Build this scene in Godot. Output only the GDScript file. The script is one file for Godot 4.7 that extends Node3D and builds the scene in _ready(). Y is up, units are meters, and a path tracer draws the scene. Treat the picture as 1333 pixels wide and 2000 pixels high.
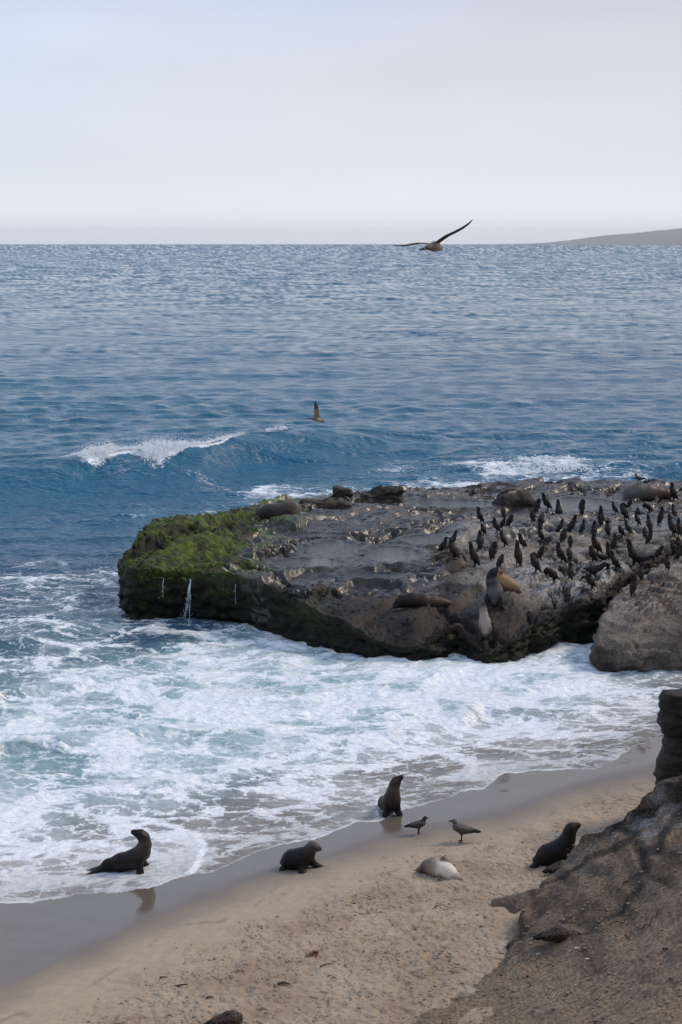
extends Node3D
# A rocky cove with sea lions, cormorants and gulls under a thin overcast sky. y up, metres; the sea's mean level is y = 0.

const EDGE := [-16.00, -18.29, -9.00, -23.09, -6.31, -24.49, -5.77, -24.55, -5.25, -24.75, -4.51, -24.96, -3.97, -24.81, -3.64, -24.92, -3.24, -25.22, -2.89, -25.58, -2.59, -25.73, -2.17, -26.13, -1.75, -26.64, -1.31, -27.00, -0.758, -27.30, -0.291, -27.61, 0.285, -28.11, 0.828, -28.32, 1.31, -28.98, 2.24, -29.44, 2.71, -29.94, 3.21, -30.10, 3.77, -31.16, 4.68, -31.27, 5.89, -31.18, 6.40, -31.79, 7.42, -33.10, 8.23, -34.01, 10.23, -35.61, 20.00, -42.00]            # where the swash ends: x, z, x, z ...
const WET := [-16.00, -11.24, -9.00, -17.74, -5.41, -20.74, -5.11, -21.05, -4.52, -21.85, -3.99, -22.36, -3.54, -23.01, -3.19, -23.47, -2.64, -24.03, -2.05, -24.53, -1.45, -25.14, -1.03, -25.55, -0.354, -25.95, 0.401, -26.46, 1.20, -27.02, 1.92, -27.38, 2.61, -27.59, 3.50, -28.00, 4.55, -28.91, 5.77, -29.83, 6.94, -30.29, 8.94, -31.59, 20.00, -38.00]              # where the mirror-wet sand ends
const ARC := [-5.15, -28.86, -4.16, -28.72, -3.54, -28.32, -2.99, -27.78, -2.79, -27.08, -2.79, -26.28, -2.90, -25.68]              # an older foam line inside the swash
const COVER := [-15.50, -63.50, 0, -12.03, -57.78, 0, -9.34, -54.33, 0, -13.34, -54.33, 0, -12.78, -51.93, 0.12, -11.31, -50.44, 0.38, -10.48, -51.93, 0.25, -8.83, -51.26, 0.25, -11.23, -45.36, 0.3, -9.37, -45.36, 0.42, -7.65, -44.08, 0.5, -9.39, -40.10, 0.38, -7.93, -41.16, 0.5, -6.17, -42.86, 0.25, -5.21, -42.86, 0.22, -4.12, -41.44, 0.7, -2.88, -41.44, 0.75, -1.72, -39.58, 0.9, -5.23, -38.11, 0.8, -7.73, -36.31, 0.68, -9.52, -38.11, 0.55, -8.52, -33.89, 0.75, -6.28, -32.09, 0.66, -4.59, -33.14, 0.85, -2.86, -35.06, 0.92, -0.888, -35.47, 0.92, 0.468, -37.19, 0.97, 3.30, -37.65, 0.97, 6.50, -40.10, 1.00, 7.52, -41.72, 1.00, 8.14, -37.19, 0.8, 6.78, -35.06, 0.97, 5.01, -34.66, 1.00, 2.30, -33.14, 0.82, 3.83, -35.88, 0.85, -0.201, -32.09, 0.78, -0.755, -29.85, 0.66, -2.44, -29.55, 0.55, -3.86, -30.15, 0.7, -5.16, -28.98, 0.8, -6.69, -28.42, 0.8, -3.81, -27.12, 0.88, -4.29, -26.15, 0.75, -5.15, -25.92, 0.62, -5.95, -25.03, 0.45, -4.09, -25.46, 0.8, -2.46, -27.12, 0.5, -1.24, -27.89, 0.55, 0.37, -28.98, 0.62, 2.73, -30.77, 0.5, 4.05, -32.09, 0.55, 5.99, -32.78, 0.45, 7.54, -34.27, 0.5, 8.84, -37.19, 0.45, 7.53, -72.79, 0.4, 10.41, -74.46, 0.7, 12.98, -73.61, 0.4, 4.67, -69.66, 0.55, 2.60, -76.20, 0.2, 15.49, -72.79, 0.2, 17.43, -71.98, 0.2, 18.84, -78.03, 0.05, 12.60, -79.94, 0, 8.24, -79.94, 0, 3.93, -80.93, 0, 0.899, -73.61, 0, -4.12, -67.77, 0.55, -3.15, -68.19, 0.5, -6.02, -66.79, 0, -6.92, -71.19, 0.16, -8.21, -71.04, 0.12, -9.23, -68.92, 0, -13.40, -78.97, 0, -6.80, -78.97, 0, -6.61, -84.05, 0, -4.21, -78.97, 0, -2.86, -73.61, 0, -7.31, -75.32, 0, -9.09, -78.97, 0, -5.01, -73.61, 0, -19.15, -78.97, 0, -2.06, -85.14, 0, 21.05, -87.41, 0, 3.58, -73.61, 0.1, -8.89, -31.42, 0.75, -11.76, -42.28, 0.3, -15.85, -57.78, 0]          # share of foam: x, z, share
const CREST := [-20.05, -67.33, 0.9, -17.23, -71.01, 1.00, -15.87, -71.89, 1.05, -14.24, -72.46, 1.15, -12.54, -73.99, 1.30, -9.95, -74.75, 1.30, -7.35, -75.96, 1.35, -5.57, -79.39, 1.45, -3.25, -81.78, 1.40, -1.39, -82.71, 1.25, 1.02, -83.84, 0.95, 3.51, -85.22, 0.55, 6.57, -84.77, 0.3, 10.26, -84.73, 0.12, 16.34, -84.35, 0.05]          # the breaking wave: x, z, height
const MAIN_LIP := [-6.73, -50.08, 2.20, -7.03, -47.98, 2.00, -7.16, -46.18, 1.80, -7.23, -45.53, 1.72, -6.67, -44.65, 1.75, -5.54, -44.58, 1.70, -4.37, -44.36, 1.65, -3.18, -43.86, 1.60, -2.00, -42.77, 1.50, -0.867, -41.34, 1.30, 0.354, -40.47, 0.95, 1.25, -40.08, 0.58, 2.17, -39.91, 0.52, 3.06, -40.38, 0.85, 3.49, -40.58, 0.92, 4.12, -39.83, 0.45, 4.76, -40.07, 0.55, 5.28, -40.35, 0.75, 6.01, -40.97, 1.05, 6.75, -41.58, 1.30, 7.45, -41.86, 1.50, 8.08, -42.42, 1.65, 8.66, -43.72, 1.75, 9.43, -44.80, 1.80, 10.49, -46.81, 1.75, 12.40, -50.07, 1.60, 15.36, -53.45, 1.50]        # rock shelf: x, z, y round its front lip
const MAIN_BACK := [-6.29, -50.98, 2.10, -6.06, -51.43, 2.05, -5.80, -51.99, 2.00, -5.52, -52.56, 1.95, -5.19, -53.13, 1.90, -4.70, -54.29, 1.80, -4.19, -55.49, 1.70, -3.66, -56.59, 1.60, -2.72, -58.72, 1.45, -1.47, -60.42, 1.30, -0.148, -62.34, 1.10, 1.25, -63.87, 0.95, 2.72, -65.59, 0.75, 4.55, -67.92, 0.4, 5.90, -69.25, 0.25, 7.27, -70.30, 0.15, 8.63, -70.91, 0.1, 9.69, -71.07, 0.1, 10.72, -71.07, 0.1, 11.99, -70.91, 0.1, 13.26, -70.76, 0.1, 14.26, -70.60, 0.1, 15.26, -70.45, 0.1, 16.51, -70.29, 0.1, 18.01, -70.14, 0.1, 19.98, -69.83, 0.1, 22.69, -69.53, 0.1]
const MAIN_TOP := [-7.15, -45.47, 1.70, -6.77, -48.95, 2.20, -6.13, -49.63, 2.25, -4.69, -47.91, 2.05, -2.98, -48.71, 1.70, -3.32, -54.50, 1.70, -1.42, -58.39, 1.40, -1.82, -46.35, 1.50, -3.11, -45.16, 1.60, 0.701, -57.15, 1.20, 3.01, -61.69, 0.8, -0.309, -50.84, 1.25, 2.58, -52.48, 1.10, 5.16, -60.32, 0.6, 6.99, -67.49, 0.25, 10.28, -64.84, 0.35, 15.02, -64.84, 0.35, 7.37, -60.32, 0.6, 11.69, -59.79, 0.7, 13.88, -57.08, 1.00, 3.39, -50.21, 1.10, 3.71, -47.14, 1.50, 4.94, -47.27, 1.65, 5.71, -52.96, 1.20, 7.84, -49.19, 1.60, 7.79, -53.95, 1.20, 6.98, -43.57, 1.80, 8.86, -45.03, 1.80, 9.91, -50.56, 1.50, 5.23, -42.37, 1.60, 2.20, -44.56, 1.40, 2.35, -41.26, 1.40, 0.51, -41.01, 1.15, -1.03, -41.65, 1.30, 0.502, -40.30, 0.95, 4.15, -39.29, 1.00, 5.73, -40.25, 1.35, 7.42, -41.40, 1.60, 9.28, -44.66, 1.80, 11.77, -50.56, 1.50]
const RIGHT_LIP := [11.53, -47.20, 1.70, 9.67, -44.14, 1.75, 8.83, -42.75, 1.70, 8.10, -41.36, 1.50, 7.64, -40.53, 1.20, 7.41, -39.74, 0.95, 7.48, -39.39, 0.7, 8.05, -39.35, 0.62, 8.87, -39.42, 0.66, 9.81, -39.46, 0.68, 11.09, -39.46, 0.68, 12.26, -39.46, 0.68]
const RIGHT_BACK := [14.18, -46.18, 1.80, 13.84, -45.03, 1.80, 13.63, -44.29, 1.80, 13.41, -43.57, 1.80, 13.21, -42.88, 1.80, 13.09, -42.20, 1.80, 13.10, -41.96, 1.70, 13.12, -41.52, 1.65, 13.15, -41.09, 1.60, 13.15, -40.57, 1.50, 13.15, -40.06, 1.40, 13.18, -39.67, 1.20]
const RIGHT_TOP := [8.72, -40.25, 1.35, 9.87, -40.06, 1.40, 9.13, -42.29, 1.70, 10.57, -43.09, 1.75, 11.59, -41.55, 1.80, 11.35, -46.41, 1.75, 10.98, -39.11, 0.9, 8.58, -39.46, 0.8, 9.76, -39.29, 0.85, 7.71, -40.42, 1.15]
const FRONT_LIP := [6.95, -22.62, 3.90, 6.31, -22.73, 3.50, 5.76, -22.75, 3.20, 5.40, -22.98, 2.90, 4.92, -22.98, 2.55, 4.45, -23.03, 2.20, 4.05, -23.16, 1.80, 3.83, -22.98, 1.50, 3.58, -22.85, 1.30, 3.37, -22.60, 1.20, 3.09, -22.33, 1.05, 2.92, -21.94, 0.98, 2.67, -21.41, 0.86, 2.30, -20.83, 0.709, 1.66, -19.91, 0.739, 1, -19.05, 0.777, 0.528, -18.19, 0.813, -0.173, -16.38, 0.926, -0.268, -14.22, 1.11]
const POOLS := [[-1.14, -46.36, 1.37, 0.66, "widest bluish tide pool, nearest the weedy end of the shelf"], [-0.21, -48.89, 1.09, 1.34, "narrow tide pool behind the widest one on the shelf"], [-0.98, -51.87, 1.14, 0.41, "small shallow pool further back, right of the green weed"], [1.75, -48.17, 1.08, 1.30, "long pool left of the leftmost cormorant on the shelf"], [3.22, -51.93, 0.94, 0.86, "pool just behind the three leftmost cormorants"], [12.68, -55.43, 0.87, 1.21, "blue tide pool among the cormorants near the right edge"], [5.06, -61.82, 1.83, 0.92, "broad wet sheet left of the boulder with sea lions"], [10.36, -62.41, 1.93, 1.60, "broad wet sheet behind the cormorants, right of the boulder"], [1.06, -45.01, 1.00, 0.41, "thin pool above the dark sea lion lying on the shelf"]]
const SLAB := [3.05, -23.33]
const FRONT_TOP := [5.52, -21.67, 2.85, 5.23, -20.41, 2.55, 4.86, -18.75, 2.15, 4.45, -21.71, 1.95, 4.33, -20.96, 1.60, 4.17, -20.08, 1.45, 3.36, -19.86, 1.15, 4.49, -17.15, 1.90, 3.90, -18.67, 1.40, 2.47, -18.81, 0.92, 1.75, -19.01, 0.8, 2.62, -20.09, 0.85, 4.02, -21.53, 1.50, 3.50, -21.87, 1.15, 3.20, -20.92, 1.10, 5.16, -22.03, 2.70, 4.62, -22.66, 2.25, 5.96, -18.57, 3.40, 5.29, -16.21, 2.80, 6.62, -20.94, 4.00, 6.95, -22.62, 3.90, 5.76, -22.75, 3.20, 4.92, -22.98, 2.55, 4.45, -23.03, 2.20, 4.05, -23.16, 1.80, 3.37, -22.60, 1.20, 2.64, -21.33, 0.9, 1.65, -19.67, 0.75]

var rng := RandomNumberGenerator.new()
var mats := {}

# ---------------------------------------------------------------- small tools

class Grower:                     # collects one mesh
	var v := PackedVector3Array()
	var n := PackedVector3Array()
	var c := PackedColorArray()
	var i := PackedInt32Array()
	func mesh() -> ArrayMesh:
		var a := []
		a.resize(Mesh.ARRAY_MAX)
		a[Mesh.ARRAY_VERTEX] = v
		a[Mesh.ARRAY_NORMAL] = n
		a[Mesh.ARRAY_COLOR] = c
		a[Mesh.ARRAY_INDEX] = i
		var m := ArrayMesh.new()
		m.add_surface_from_arrays(Mesh.PRIMITIVE_TRIANGLES, a)
		return m

class Field:                      # a height or share over the ground, on a grid
	var x0 := 0.0
	var z0 := 0.0
	var cell := 0.5
	var nx := 0
	var nz := 0
	var d := PackedFloat32Array()
	func at(x: float, z: float) -> float:
		var u := clampf((x - x0) / cell, 0.0, nx - 1.001)
		var w := clampf((z - z0) / cell, 0.0, nz - 1.001)
		var i := int(u)
		var j := int(w)
		u -= i
		w -= j
		var k := j * nx + i
		return lerpf(lerpf(d[k], d[k + 1], u), lerpf(d[k + nx], d[k + nx + 1], u), w)

func field(points: Array, x0: float, z0: float, x1: float, z1: float, cell: float, power := 1.6, soft := 0.4) -> Field:
	var f := Field.new()
	f.x0 = x0
	f.z0 = z0
	f.cell = cell
	f.nx = int((x1 - x0) / cell) + 2
	f.nz = int((z1 - z0) / cell) + 2
	f.d.resize(f.nx * f.nz)
	var p := PackedFloat32Array(points)
	var count := p.size() / 3
	for j in f.nz:
		for i in f.nx:
			var x := x0 + i * cell
			var z := z0 + j * cell
			var sum := 0.0
			var all := 0.0
			for k in count:
				var dx: float = p[k * 3] - x
				var dz: float = p[k * 3 + 1] - z
				var w: float = pow(dx * dx + dz * dz + soft, -power)
				all += w
				sum += w * p[k * 3 + 2]
			f.d[j * f.nx + i] = sum / all
	return f

func line_at(l: Array, x: float) -> float:            # z of a line given as x, z pairs with rising x
	var n := l.size() / 2
	for k in range(1, n):
		if x <= l[k * 2] or k == n - 1:
			return lerpf(l[k * 2 - 1], l[k * 2 + 1], clampf((x - l[k * 2 - 2]) / (l[k * 2] - l[k * 2 - 2]), 0.0, 1.0))
	return 0.0

func noise(freq: float, octaves := 3, sd := 1, kind := FastNoiseLite.TYPE_SIMPLEX_SMOOTH, ridged := false) -> FastNoiseLite:
	var f := FastNoiseLite.new()
	f.noise_type = kind
	f.frequency = freq
	f.seed = sd
	f.fractal_type = FastNoiseLite.FRACTAL_NONE if octaves < 2 else FastNoiseLite.FRACTAL_RIDGED if ridged else FastNoiseLite.FRACTAL_FBM
	f.fractal_octaves = octaves
	return f

func noise_texture(f: FastNoiseLite, side: int, low := Color.BLACK, high := Color.WHITE) -> NoiseTexture2D:
	var t := NoiseTexture2D.new()
	t.width = side
	t.height = side
	t.seamless = true
	t.noise = f
	t.generate_mipmaps = false
	var g := Gradient.new()
	g.set_color(0, low)
	g.set_color(1, high)
	t.color_ramp = g
	return t

func put(called: String, mesh: Mesh, material: Material, parent: Node = self) -> MeshInstance3D:
	var o := MeshInstance3D.new()
	o.name = called
	o.mesh = mesh
	o.material_override = material
	parent.add_child(o, true)
	return o

func tag(o: Node, label: String, category: String, group := "") -> void:
	o.set_meta("label", label)
	o.set_meta("category", category)
	if group:
		o.set_meta("group", group)

func kind(o: Node, k: String) -> Node:
	o.set_meta("kind", k)
	return o

var used := {}
func numbered(called: String) -> String:
	used[called] = used.get(called, 0) + 1
	return called if used[called] == 1 else "%s_%03d" % [called, used[called] - 1]

func soft_step(a: float, b: float, x: float) -> float:
	var t := clampf((x - a) / (b - a), 0.0, 1.0)
	return t * t * (3.0 - 2.0 * t)

# Rounded flesh: every bone is [a, b, radius at a, radius at b, colour] or with [.., flat normal, flatness]; joined by a smooth minimum and meshed as surface nets.
func flesh(g: Grower, bones: Array, cell: float, k: float, mottle := 0.12) -> void:
	var lo := Vector3(1e9, 1e9, 1e9)
	var hi := -lo
	for b in bones:
		var r: float = maxf(b[2], b[3]) + cell * 2.5
		for q in [b[0], b[1]]:
			lo = lo.min(q - Vector3(r, r, r))
			hi = hi.max(q + Vector3(r, r, r))
	var nx := int((hi.x - lo.x) / cell) + 2
	var ny := int((hi.y - lo.y) / cell) + 2
	var nz := int((hi.z - lo.z) / cell) + 2
	var d := PackedFloat32Array()
	d.resize(nx * ny * nz)
	d.fill(1.0)
	for b in bones:
		var a: Vector3 = b[0]
		var ab: Vector3 = b[1] - a
		var ra: float = b[2]
		var rd: float = b[3] - ra
		var l2 := maxf(ab.length_squared(), 1e-8)
		var r := maxf(ra, b[3]) + k + cell * 2.0
		var s := (a.min(b[1]) - Vector3(r, r, r) - lo) / cell
		var e := (a.max(b[1]) + Vector3(r, r, r) - lo) / cell
		var flat: bool = b.size() > 5
		var fn: Vector3 = b[5] if flat else Vector3.UP
		var ff: float = b[6] - 1.0 if flat else 0.0
		for z in range(maxi(0, int(s.z)), mini(nz, int(e.z) + 1)):
			for y in range(maxi(0, int(s.y)), mini(ny, int(e.y) + 1)):
				var at := (z * ny + y) * nx
				for x in range(maxi(0, int(s.x)), mini(nx, int(e.x) + 1)):
					var p := lo + Vector3(x, y, z) * cell - a
					var t := clampf(p.dot(ab) / l2, 0.0, 1.0)
					p -= ab * t
					if flat:
						p += fn * (p.dot(fn) * ff)
					var q := p.length() - ra - rd * t
					var o := d[at + x]
					var h := maxf(k - absf(o - q), 0.0) / k
					d[at + x] = minf(o, q) - h * h * k * 0.25
	var cells := PackedInt32Array()
	cells.resize(nx * ny * nz)
	cells.fill(-1)
	var sy := nx
	var sz := nx * ny
	var offs := [0, 1, sy, sy + 1, sz, sz + 1, sz + sy, sz + sy + 1]
	var corner := [Vector3(0, 0, 0), Vector3(1, 0, 0), Vector3(0, 1, 0), Vector3(1, 1, 0), Vector3(0, 0, 1), Vector3(1, 0, 1), Vector3(0, 1, 1), Vector3(1, 1, 1)]
	var edges := [[0, 1], [2, 3], [4, 5], [6, 7], [0, 2], [1, 3], [4, 6], [5, 7], [0, 4], [1, 5], [2, 6], [3, 7]]
	var spots := noise(9.0, 2, 5)
	for z in nz - 1:
		for y in ny - 1:
			var at := z * sz + y * sy
			for x in nx - 1:
				var i0 := at + x
				var d0 := d[i0]
				if absf(d0) > cell * 2.0:
					continue
				var inside := 0
				for q in 8:
					if d[i0 + offs[q]] < 0.0:
						inside += 1
				if inside == 0 or inside == 8:
					continue
				var sum := Vector3.ZERO
				var cnt := 0
				for ed in edges:
					var da := d[i0 + offs[ed[0]]]
					var db := d[i0 + offs[ed[1]]]
					if (da < 0.0) != (db < 0.0):
						sum += corner[ed[0]].lerp(corner[ed[1]], da / (da - db))
						cnt += 1
				var v := lo + (Vector3(x, y, z) + sum / cnt) * cell
				var nrm := Vector3.ZERO
				for q in 8:
					nrm += (corner[q] * 2.0 - Vector3.ONE) * d[i0 + offs[q]]
				cells[i0] = g.v.size()
				g.v.append(v)
				g.n.append(nrm.normalized())
				var col := Color(0, 0, 0)
				var all := 0.0
				for b in bones:
					var a: Vector3 = b[0]
					var ab: Vector3 = b[1] - a
					var t := clampf((v - a).dot(ab) / maxf(ab.length_squared(), 1e-8), 0.0, 1.0)
					var far := absf((v - a - ab * t).length() - lerpf(b[2], b[3], t)) + 0.012
					var w := 1.0 / (far * far * far)
					all += w
					col += b[4] * w
				col = col / all * (1.0 + mottle * spots.get_noise_3dv(v * 3.0) * 2.0)
				col.a = 1.0
				g.c.append(col)
	for z in range(1, nz - 1):
		for y in range(1, ny - 1):
			for x in range(1, nx - 1):
				var i0 := z * sz + y * sy + x
				if cells[i0] < 0 and absf(d[i0]) > cell * 2.0:
					continue
				var neg := d[i0] < 0.0
				for ax in 3:
					var step: int = [1, sy, sz][ax]
					if neg == (d[i0 + step] < 0.0):
						continue
					var u: int = [sy, sz, 1][ax]
					var w: int = [sz, 1, sy][ax]
					var q0 := cells[i0 - u - w]
					var q1 := cells[i0 - w]
					var q2 := cells[i0]
					var q3 := cells[i0 - u]
					if q0 < 0 or q1 < 0 or q2 < 0 or q3 < 0:
						continue
					if neg:
						g.i.append_array(PackedInt32Array([q0, q2, q1, q0, q3, q2]))
					else:
						g.i.append_array(PackedInt32Array([q0, q1, q2, q0, q2, q3]))

# A tube or blade through rings: each ring is [centre, half-width vector, half-thickness vector, colour].
func loft(g: Grower, rings: Array, sides := 10) -> void:
	var first := g.v.size()
	for r in rings:
		for s in sides + 1:
			var a := TAU * s / sides
			g.v.append(r[0] + r[1] * cos(a) + r[2] * sin(a))
			var un: Vector3 = r[1].normalized() * cos(a) * maxf(r[2].length(), 1e-4) + r[2].normalized() * sin(a) * maxf(r[1].length(), 1e-4)
			g.n.append(un.normalized())
			g.c.append(r[3])
	for k in rings.size() - 1:
		var along: Vector3 = rings[k + 1][0] - rings[k][0]
		var right: bool = rings[k][1].cross(rings[k][2]).dot(along) > 0.0
		for s in sides:
			var a := first + k * (sides + 1) + s
			var b := a + sides + 1
			g.i.append_array(PackedInt32Array([a, b, a + 1, a + 1, b, b + 1] if right else [a, a + 1, b, a + 1, b + 1, b]))

func tube(g: Grower, path: Array, r0: float, r1: float, col: Color, sides := 7) -> void:
	var rings := []
	for k in path.size():
		var t: Vector3 = (path[mini(k + 1, path.size() - 1)] - path[maxi(k - 1, 0)]).normalized()
		var side := t.cross(Vector3.UP if absf(t.y) < 0.9 else Vector3.RIGHT).normalized()
		var r := lerpf(r0, r1, float(k) / maxf(1, path.size() - 1))
		rings.append([path[k], side * r, side.cross(t) * r, col])
	var ends := (path[-1] - path[-2] as Vector3).normalized() * r1 * 0.3
	rings.append([path[-1] + ends, rings[-1][1] * 0.05, rings[-1][2] * 0.05, col])
	rings.push_front([path[0] - (path[1] - path[0]).normalized() * r0 * 0.3, rings[0][1] * 0.05, rings[0][2] * 0.05, col])
	loft(g, rings, sides)

# ---------------------------------------------------------------- ground truth shared by sea, beach and what stands on it

var edge_table := PackedFloat32Array()
var wet_table := PackedFloat32Array()
func shore(x: float) -> float:
	return -0.00827 * x * x - 0.6638 * x - 27.818
func sand_plain(x: float, z: float) -> float:
	var s := (z - shore(x)) * 0.833
	return 0.03 + 0.10 * s if s > -4.0 else 0.03 - 0.4 + 0.05 * (s + 4.0)
func edge_z(x: float) -> float:
	var u := clampf((x + 20.0) * 20.0, 0.0, 899.0)
	return lerpf(edge_table[int(u)], edge_table[int(u) + 1], u - int(u))
func wet_z(x: float) -> float:
	var u := clampf((x + 20.0) * 20.0, 0.0, 899.0)
	return lerpf(wet_table[int(u)], wet_table[int(u) + 1], u - int(u))

var sand_lumps: FastNoiseLite
var sand_pits: FastNoiseLite
var sand_patch: FastNoiseLite
func trampled(x: float, z: float) -> float:                # 0 on the combed wet sand, 1 on the trodden dry sand
	var d := (z - wet_z(x)) * 0.833
	return soft_step(0.5, 2.6, d + 0.9 * sand_patch.get_noise_2d(x * 3.0, z * 3.0) + 0.18 * (x - 0.5))
func sand_y(x: float, z: float) -> float:
	var t := trampled(x, z)
	var y := sand_plain(x, z)
	if t > 0.01:
		var pit: float = sand_pits.get_noise_2d(x, z)
		y += t * (0.055 * sand_lumps.get_noise_2d(x, z) - 0.05 * soft_step(0.15, 0.55, pit) + 0.012 * soft_step(0.0, 0.2, pit))
	return y + 0.006 * sand_patch.get_noise_2d(x * 2.0, z * 2.0)

# ---------------------------------------------------------------- sea

const FOAM_X := -18.0
const FOAM_Z := -82.0
const FOAM_W := 36.0
const FOAM_H := 59.0
var foam := PackedByteArray()
var foam_w := 1024
var foam_h := 1664
var cover: Field

func cover_at(x: float, z: float) -> float:
	if x < FOAM_X or x > FOAM_X + FOAM_W or z < FOAM_Z or z > FOAM_Z + FOAM_H:
		return 0.0
	return cover.at(x, z) * soft_step(FOAM_Z, FOAM_Z + 6.0, z) * soft_step(FOAM_X, FOAM_X + 3.0, x) * soft_step(FOAM_X + FOAM_W, FOAM_X + FOAM_W - 3.0, x)

func lace(freq: float, sd: int, warp: float) -> PackedByteArray:
	var f := noise(freq, 1, sd, FastNoiseLite.TYPE_CELLULAR)
	f.cellular_return_type = FastNoiseLite.RETURN_DISTANCE2_SUB
	f.cellular_jitter = 1.0
	f.domain_warp_enabled = true
	f.domain_warp_amplitude = warp
	f.domain_warp_frequency = freq * 0.8
	f.domain_warp_fractal_octaves = 3
	return f.get_image(foam_w, foam_h, false, false, true).get_data()

func make_foam() -> ImageTexture:
	cover = field(COVER, FOAM_X, FOAM_Z, FOAM_X + FOAM_W, FOAM_Z + FOAM_H, 0.5, 1.7, 0.3)
	var wide := lace(0.026, 3, 40.0)
	var fine := lace(0.075, 4, 16.0)
	var drift := noise(0.012, 5, 6).get_image(foam_w, foam_h, false, false, true).get_data()
	var grain := noise(0.14, 3, 7).get_image(foam_w, foam_h, false, false, true).get_data()
	foam.resize(foam_w * foam_h)
	var out := PackedByteArray()
	out.resize(foam_w * foam_h * 4)
	var near := PackedVector2Array()
	for k in ARC.size() / 2:
		near.append(Vector2(ARC[k * 2], ARC[k * 2 + 1]))
	var edge_col := PackedFloat32Array()
	for i in foam_w:
		edge_col.append(edge_z(FOAM_X + FOAM_W * (i + 0.5) / foam_w))
	var lip_z := PackedFloat32Array()
	var lip_t := PackedFloat32Array()
	for i in foam_w:
		var x := FOAM_X + FOAM_W * (i + 0.5) / foam_w
		lip_z.append(crest_of(x).x)
		lip_t.append(tumble(x) if x < -5.4 else 0.0)
	for j in foam_h:
		var z := FOAM_Z + FOAM_H * (j + 0.5) / foam_h
		var c0 := PackedFloat32Array()
		for q in 74:
			c0.append(cover_at(FOAM_X + q * 0.5, z))
		for i in foam_w:
			var k := j * foam_w + i
			var d: float = (edge_col[i] - z) * 0.833
			if d < -0.02:
				continue
			var u := i * 72.0 / foam_w
			var c := lerpf(c0[int(u)], c0[int(u) + 1], u - int(u))
			if z < -64.0 and lip_t[i] > 0.02:
				var q: float = (z - lip_z[i] + 0.35) / (0.10 + 2.6 * lip_t[i]) + (grain[k] / 255.0 - 0.5) * 0.5 + (wide[k] / 255.0 - 0.25) * 0.6
				if q > -0.05 and q < 1.1:
					foam[k] = int(255.0 * soft_step(-0.05, 0.08, q) * soft_step(1.1, 0.75, q))
					out[k * 4 + 3] = foam[k]
					continue
			if c < 0.02 and d > 0.5:
				continue
			c += (drift[k] / 255.0 - 0.5) * 0.95 * minf(1.0, c * 2.5)
			var t := c * 0.25 - 0.01 + 0.9 * maxf(c - 0.82, 0.0)
			var e := wide[j * foam_w + (i >> 1)] / 255.0
			var a := clampf((t - e) / 0.05, 0.0, 1.0)
			var b := clampf((t * 0.85 - fine[j * foam_w + (i * 5 >> 3)] / 255.0) / 0.07, 0.0, 1.0) * (0.75 if d > 4.0 else 0.95)
			a = maxf(a * 0.96, b)
			a *= 0.70 + 0.45 * grain[k] / 255.0
			a = maxf(a, clampf((c - 0.45) * 1.1, 0.0, 0.36) * (0.35 + 0.9 * drift[foam_w * foam_h - 1 - k] / 255.0) * (0.5 + grain[k] / 255.0))
			if d < 2.5:
				a *= 0.55 + 0.45 * soft_step(0.0, 2.5, d)
				a = maxf(a, clampf(0.25 + 1.5 * (drift[k] / 255.0 - 0.25), 0.15, 0.95) * (0.6 + 0.4 * grain[k] / 255.0) * (1.0 - soft_step(0.01, 0.02 + 0.14 * drift[k] / 255.0, d)))
			if d < 6.0:
				var x := FOAM_X + FOAM_W * (i + 0.5) / foam_w
				if x > -6.0 and x < -2.0 and z > -29.5 and z < -24.5:
					var best := 9.0
					for q in near.size() - 1:
						best = minf(best, Geometry2D.get_closest_point_to_segment(Vector2(x, z), near[q], near[q + 1]).distance_to(Vector2(x, z)))
					a = maxf(a, 0.95 * (1.0 - soft_step(0.03, 0.16, best + 0.12 * (grain[k] / 255.0 - 0.5))))
			a = minf(a, 1.0)
			foam[k] = int(a * 255.0)
			out[k * 4 + 3] = foam[k]
	for k in foam_w * foam_h:
		out[k * 4] = 244
		out[k * 4 + 1] = 246
		out[k * 4 + 2] = 247
	return ImageTexture.create_from_image(Image.create_from_data(foam_w, foam_h, false, Image.FORMAT_RGBA8, out))

func foam_at(x: float, z: float) -> float:
	var i := int((x - FOAM_X) / FOAM_W * foam_w)
	var j := int((z - FOAM_Z) / FOAM_H * foam_h)
	if i < 0 or j < 0 or i >= foam_w or j >= foam_h:
		return 0.0
	return foam[j * foam_w + i] / 255.0

var crest_x := PackedFloat32Array()
func crest_of(x: float) -> Vector2:                         # z and height of the breaking wave's crest
	var n := CREST.size() / 3
	for k in range(1, n):
		if x <= CREST[k * 3] or k == n - 1:
			var t := clampf((x - CREST[k * 3 - 3]) / (CREST[k * 3] - CREST[k * 3 - 3]), -2.0, 1.0)
			return Vector2(lerpf(CREST[k * 3 - 2], CREST[k * 3 + 1], t), clampf(lerpf(CREST[k * 3 - 1], CREST[k * 3 + 2], t), 0.0, 1.5))
	return Vector2.ZERO

func tumble(x: float) -> float:                              # how much white water hangs on the crest: three heaps
	return 0.75 * exp(-pow((x + 12.6) / 0.95, 2.0)) + 0.95 * exp(-pow((x + 9.5) / 1.15, 2.0)) + 0.30 * exp(-pow((x + 6.9) / 0.9, 2.0))

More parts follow.
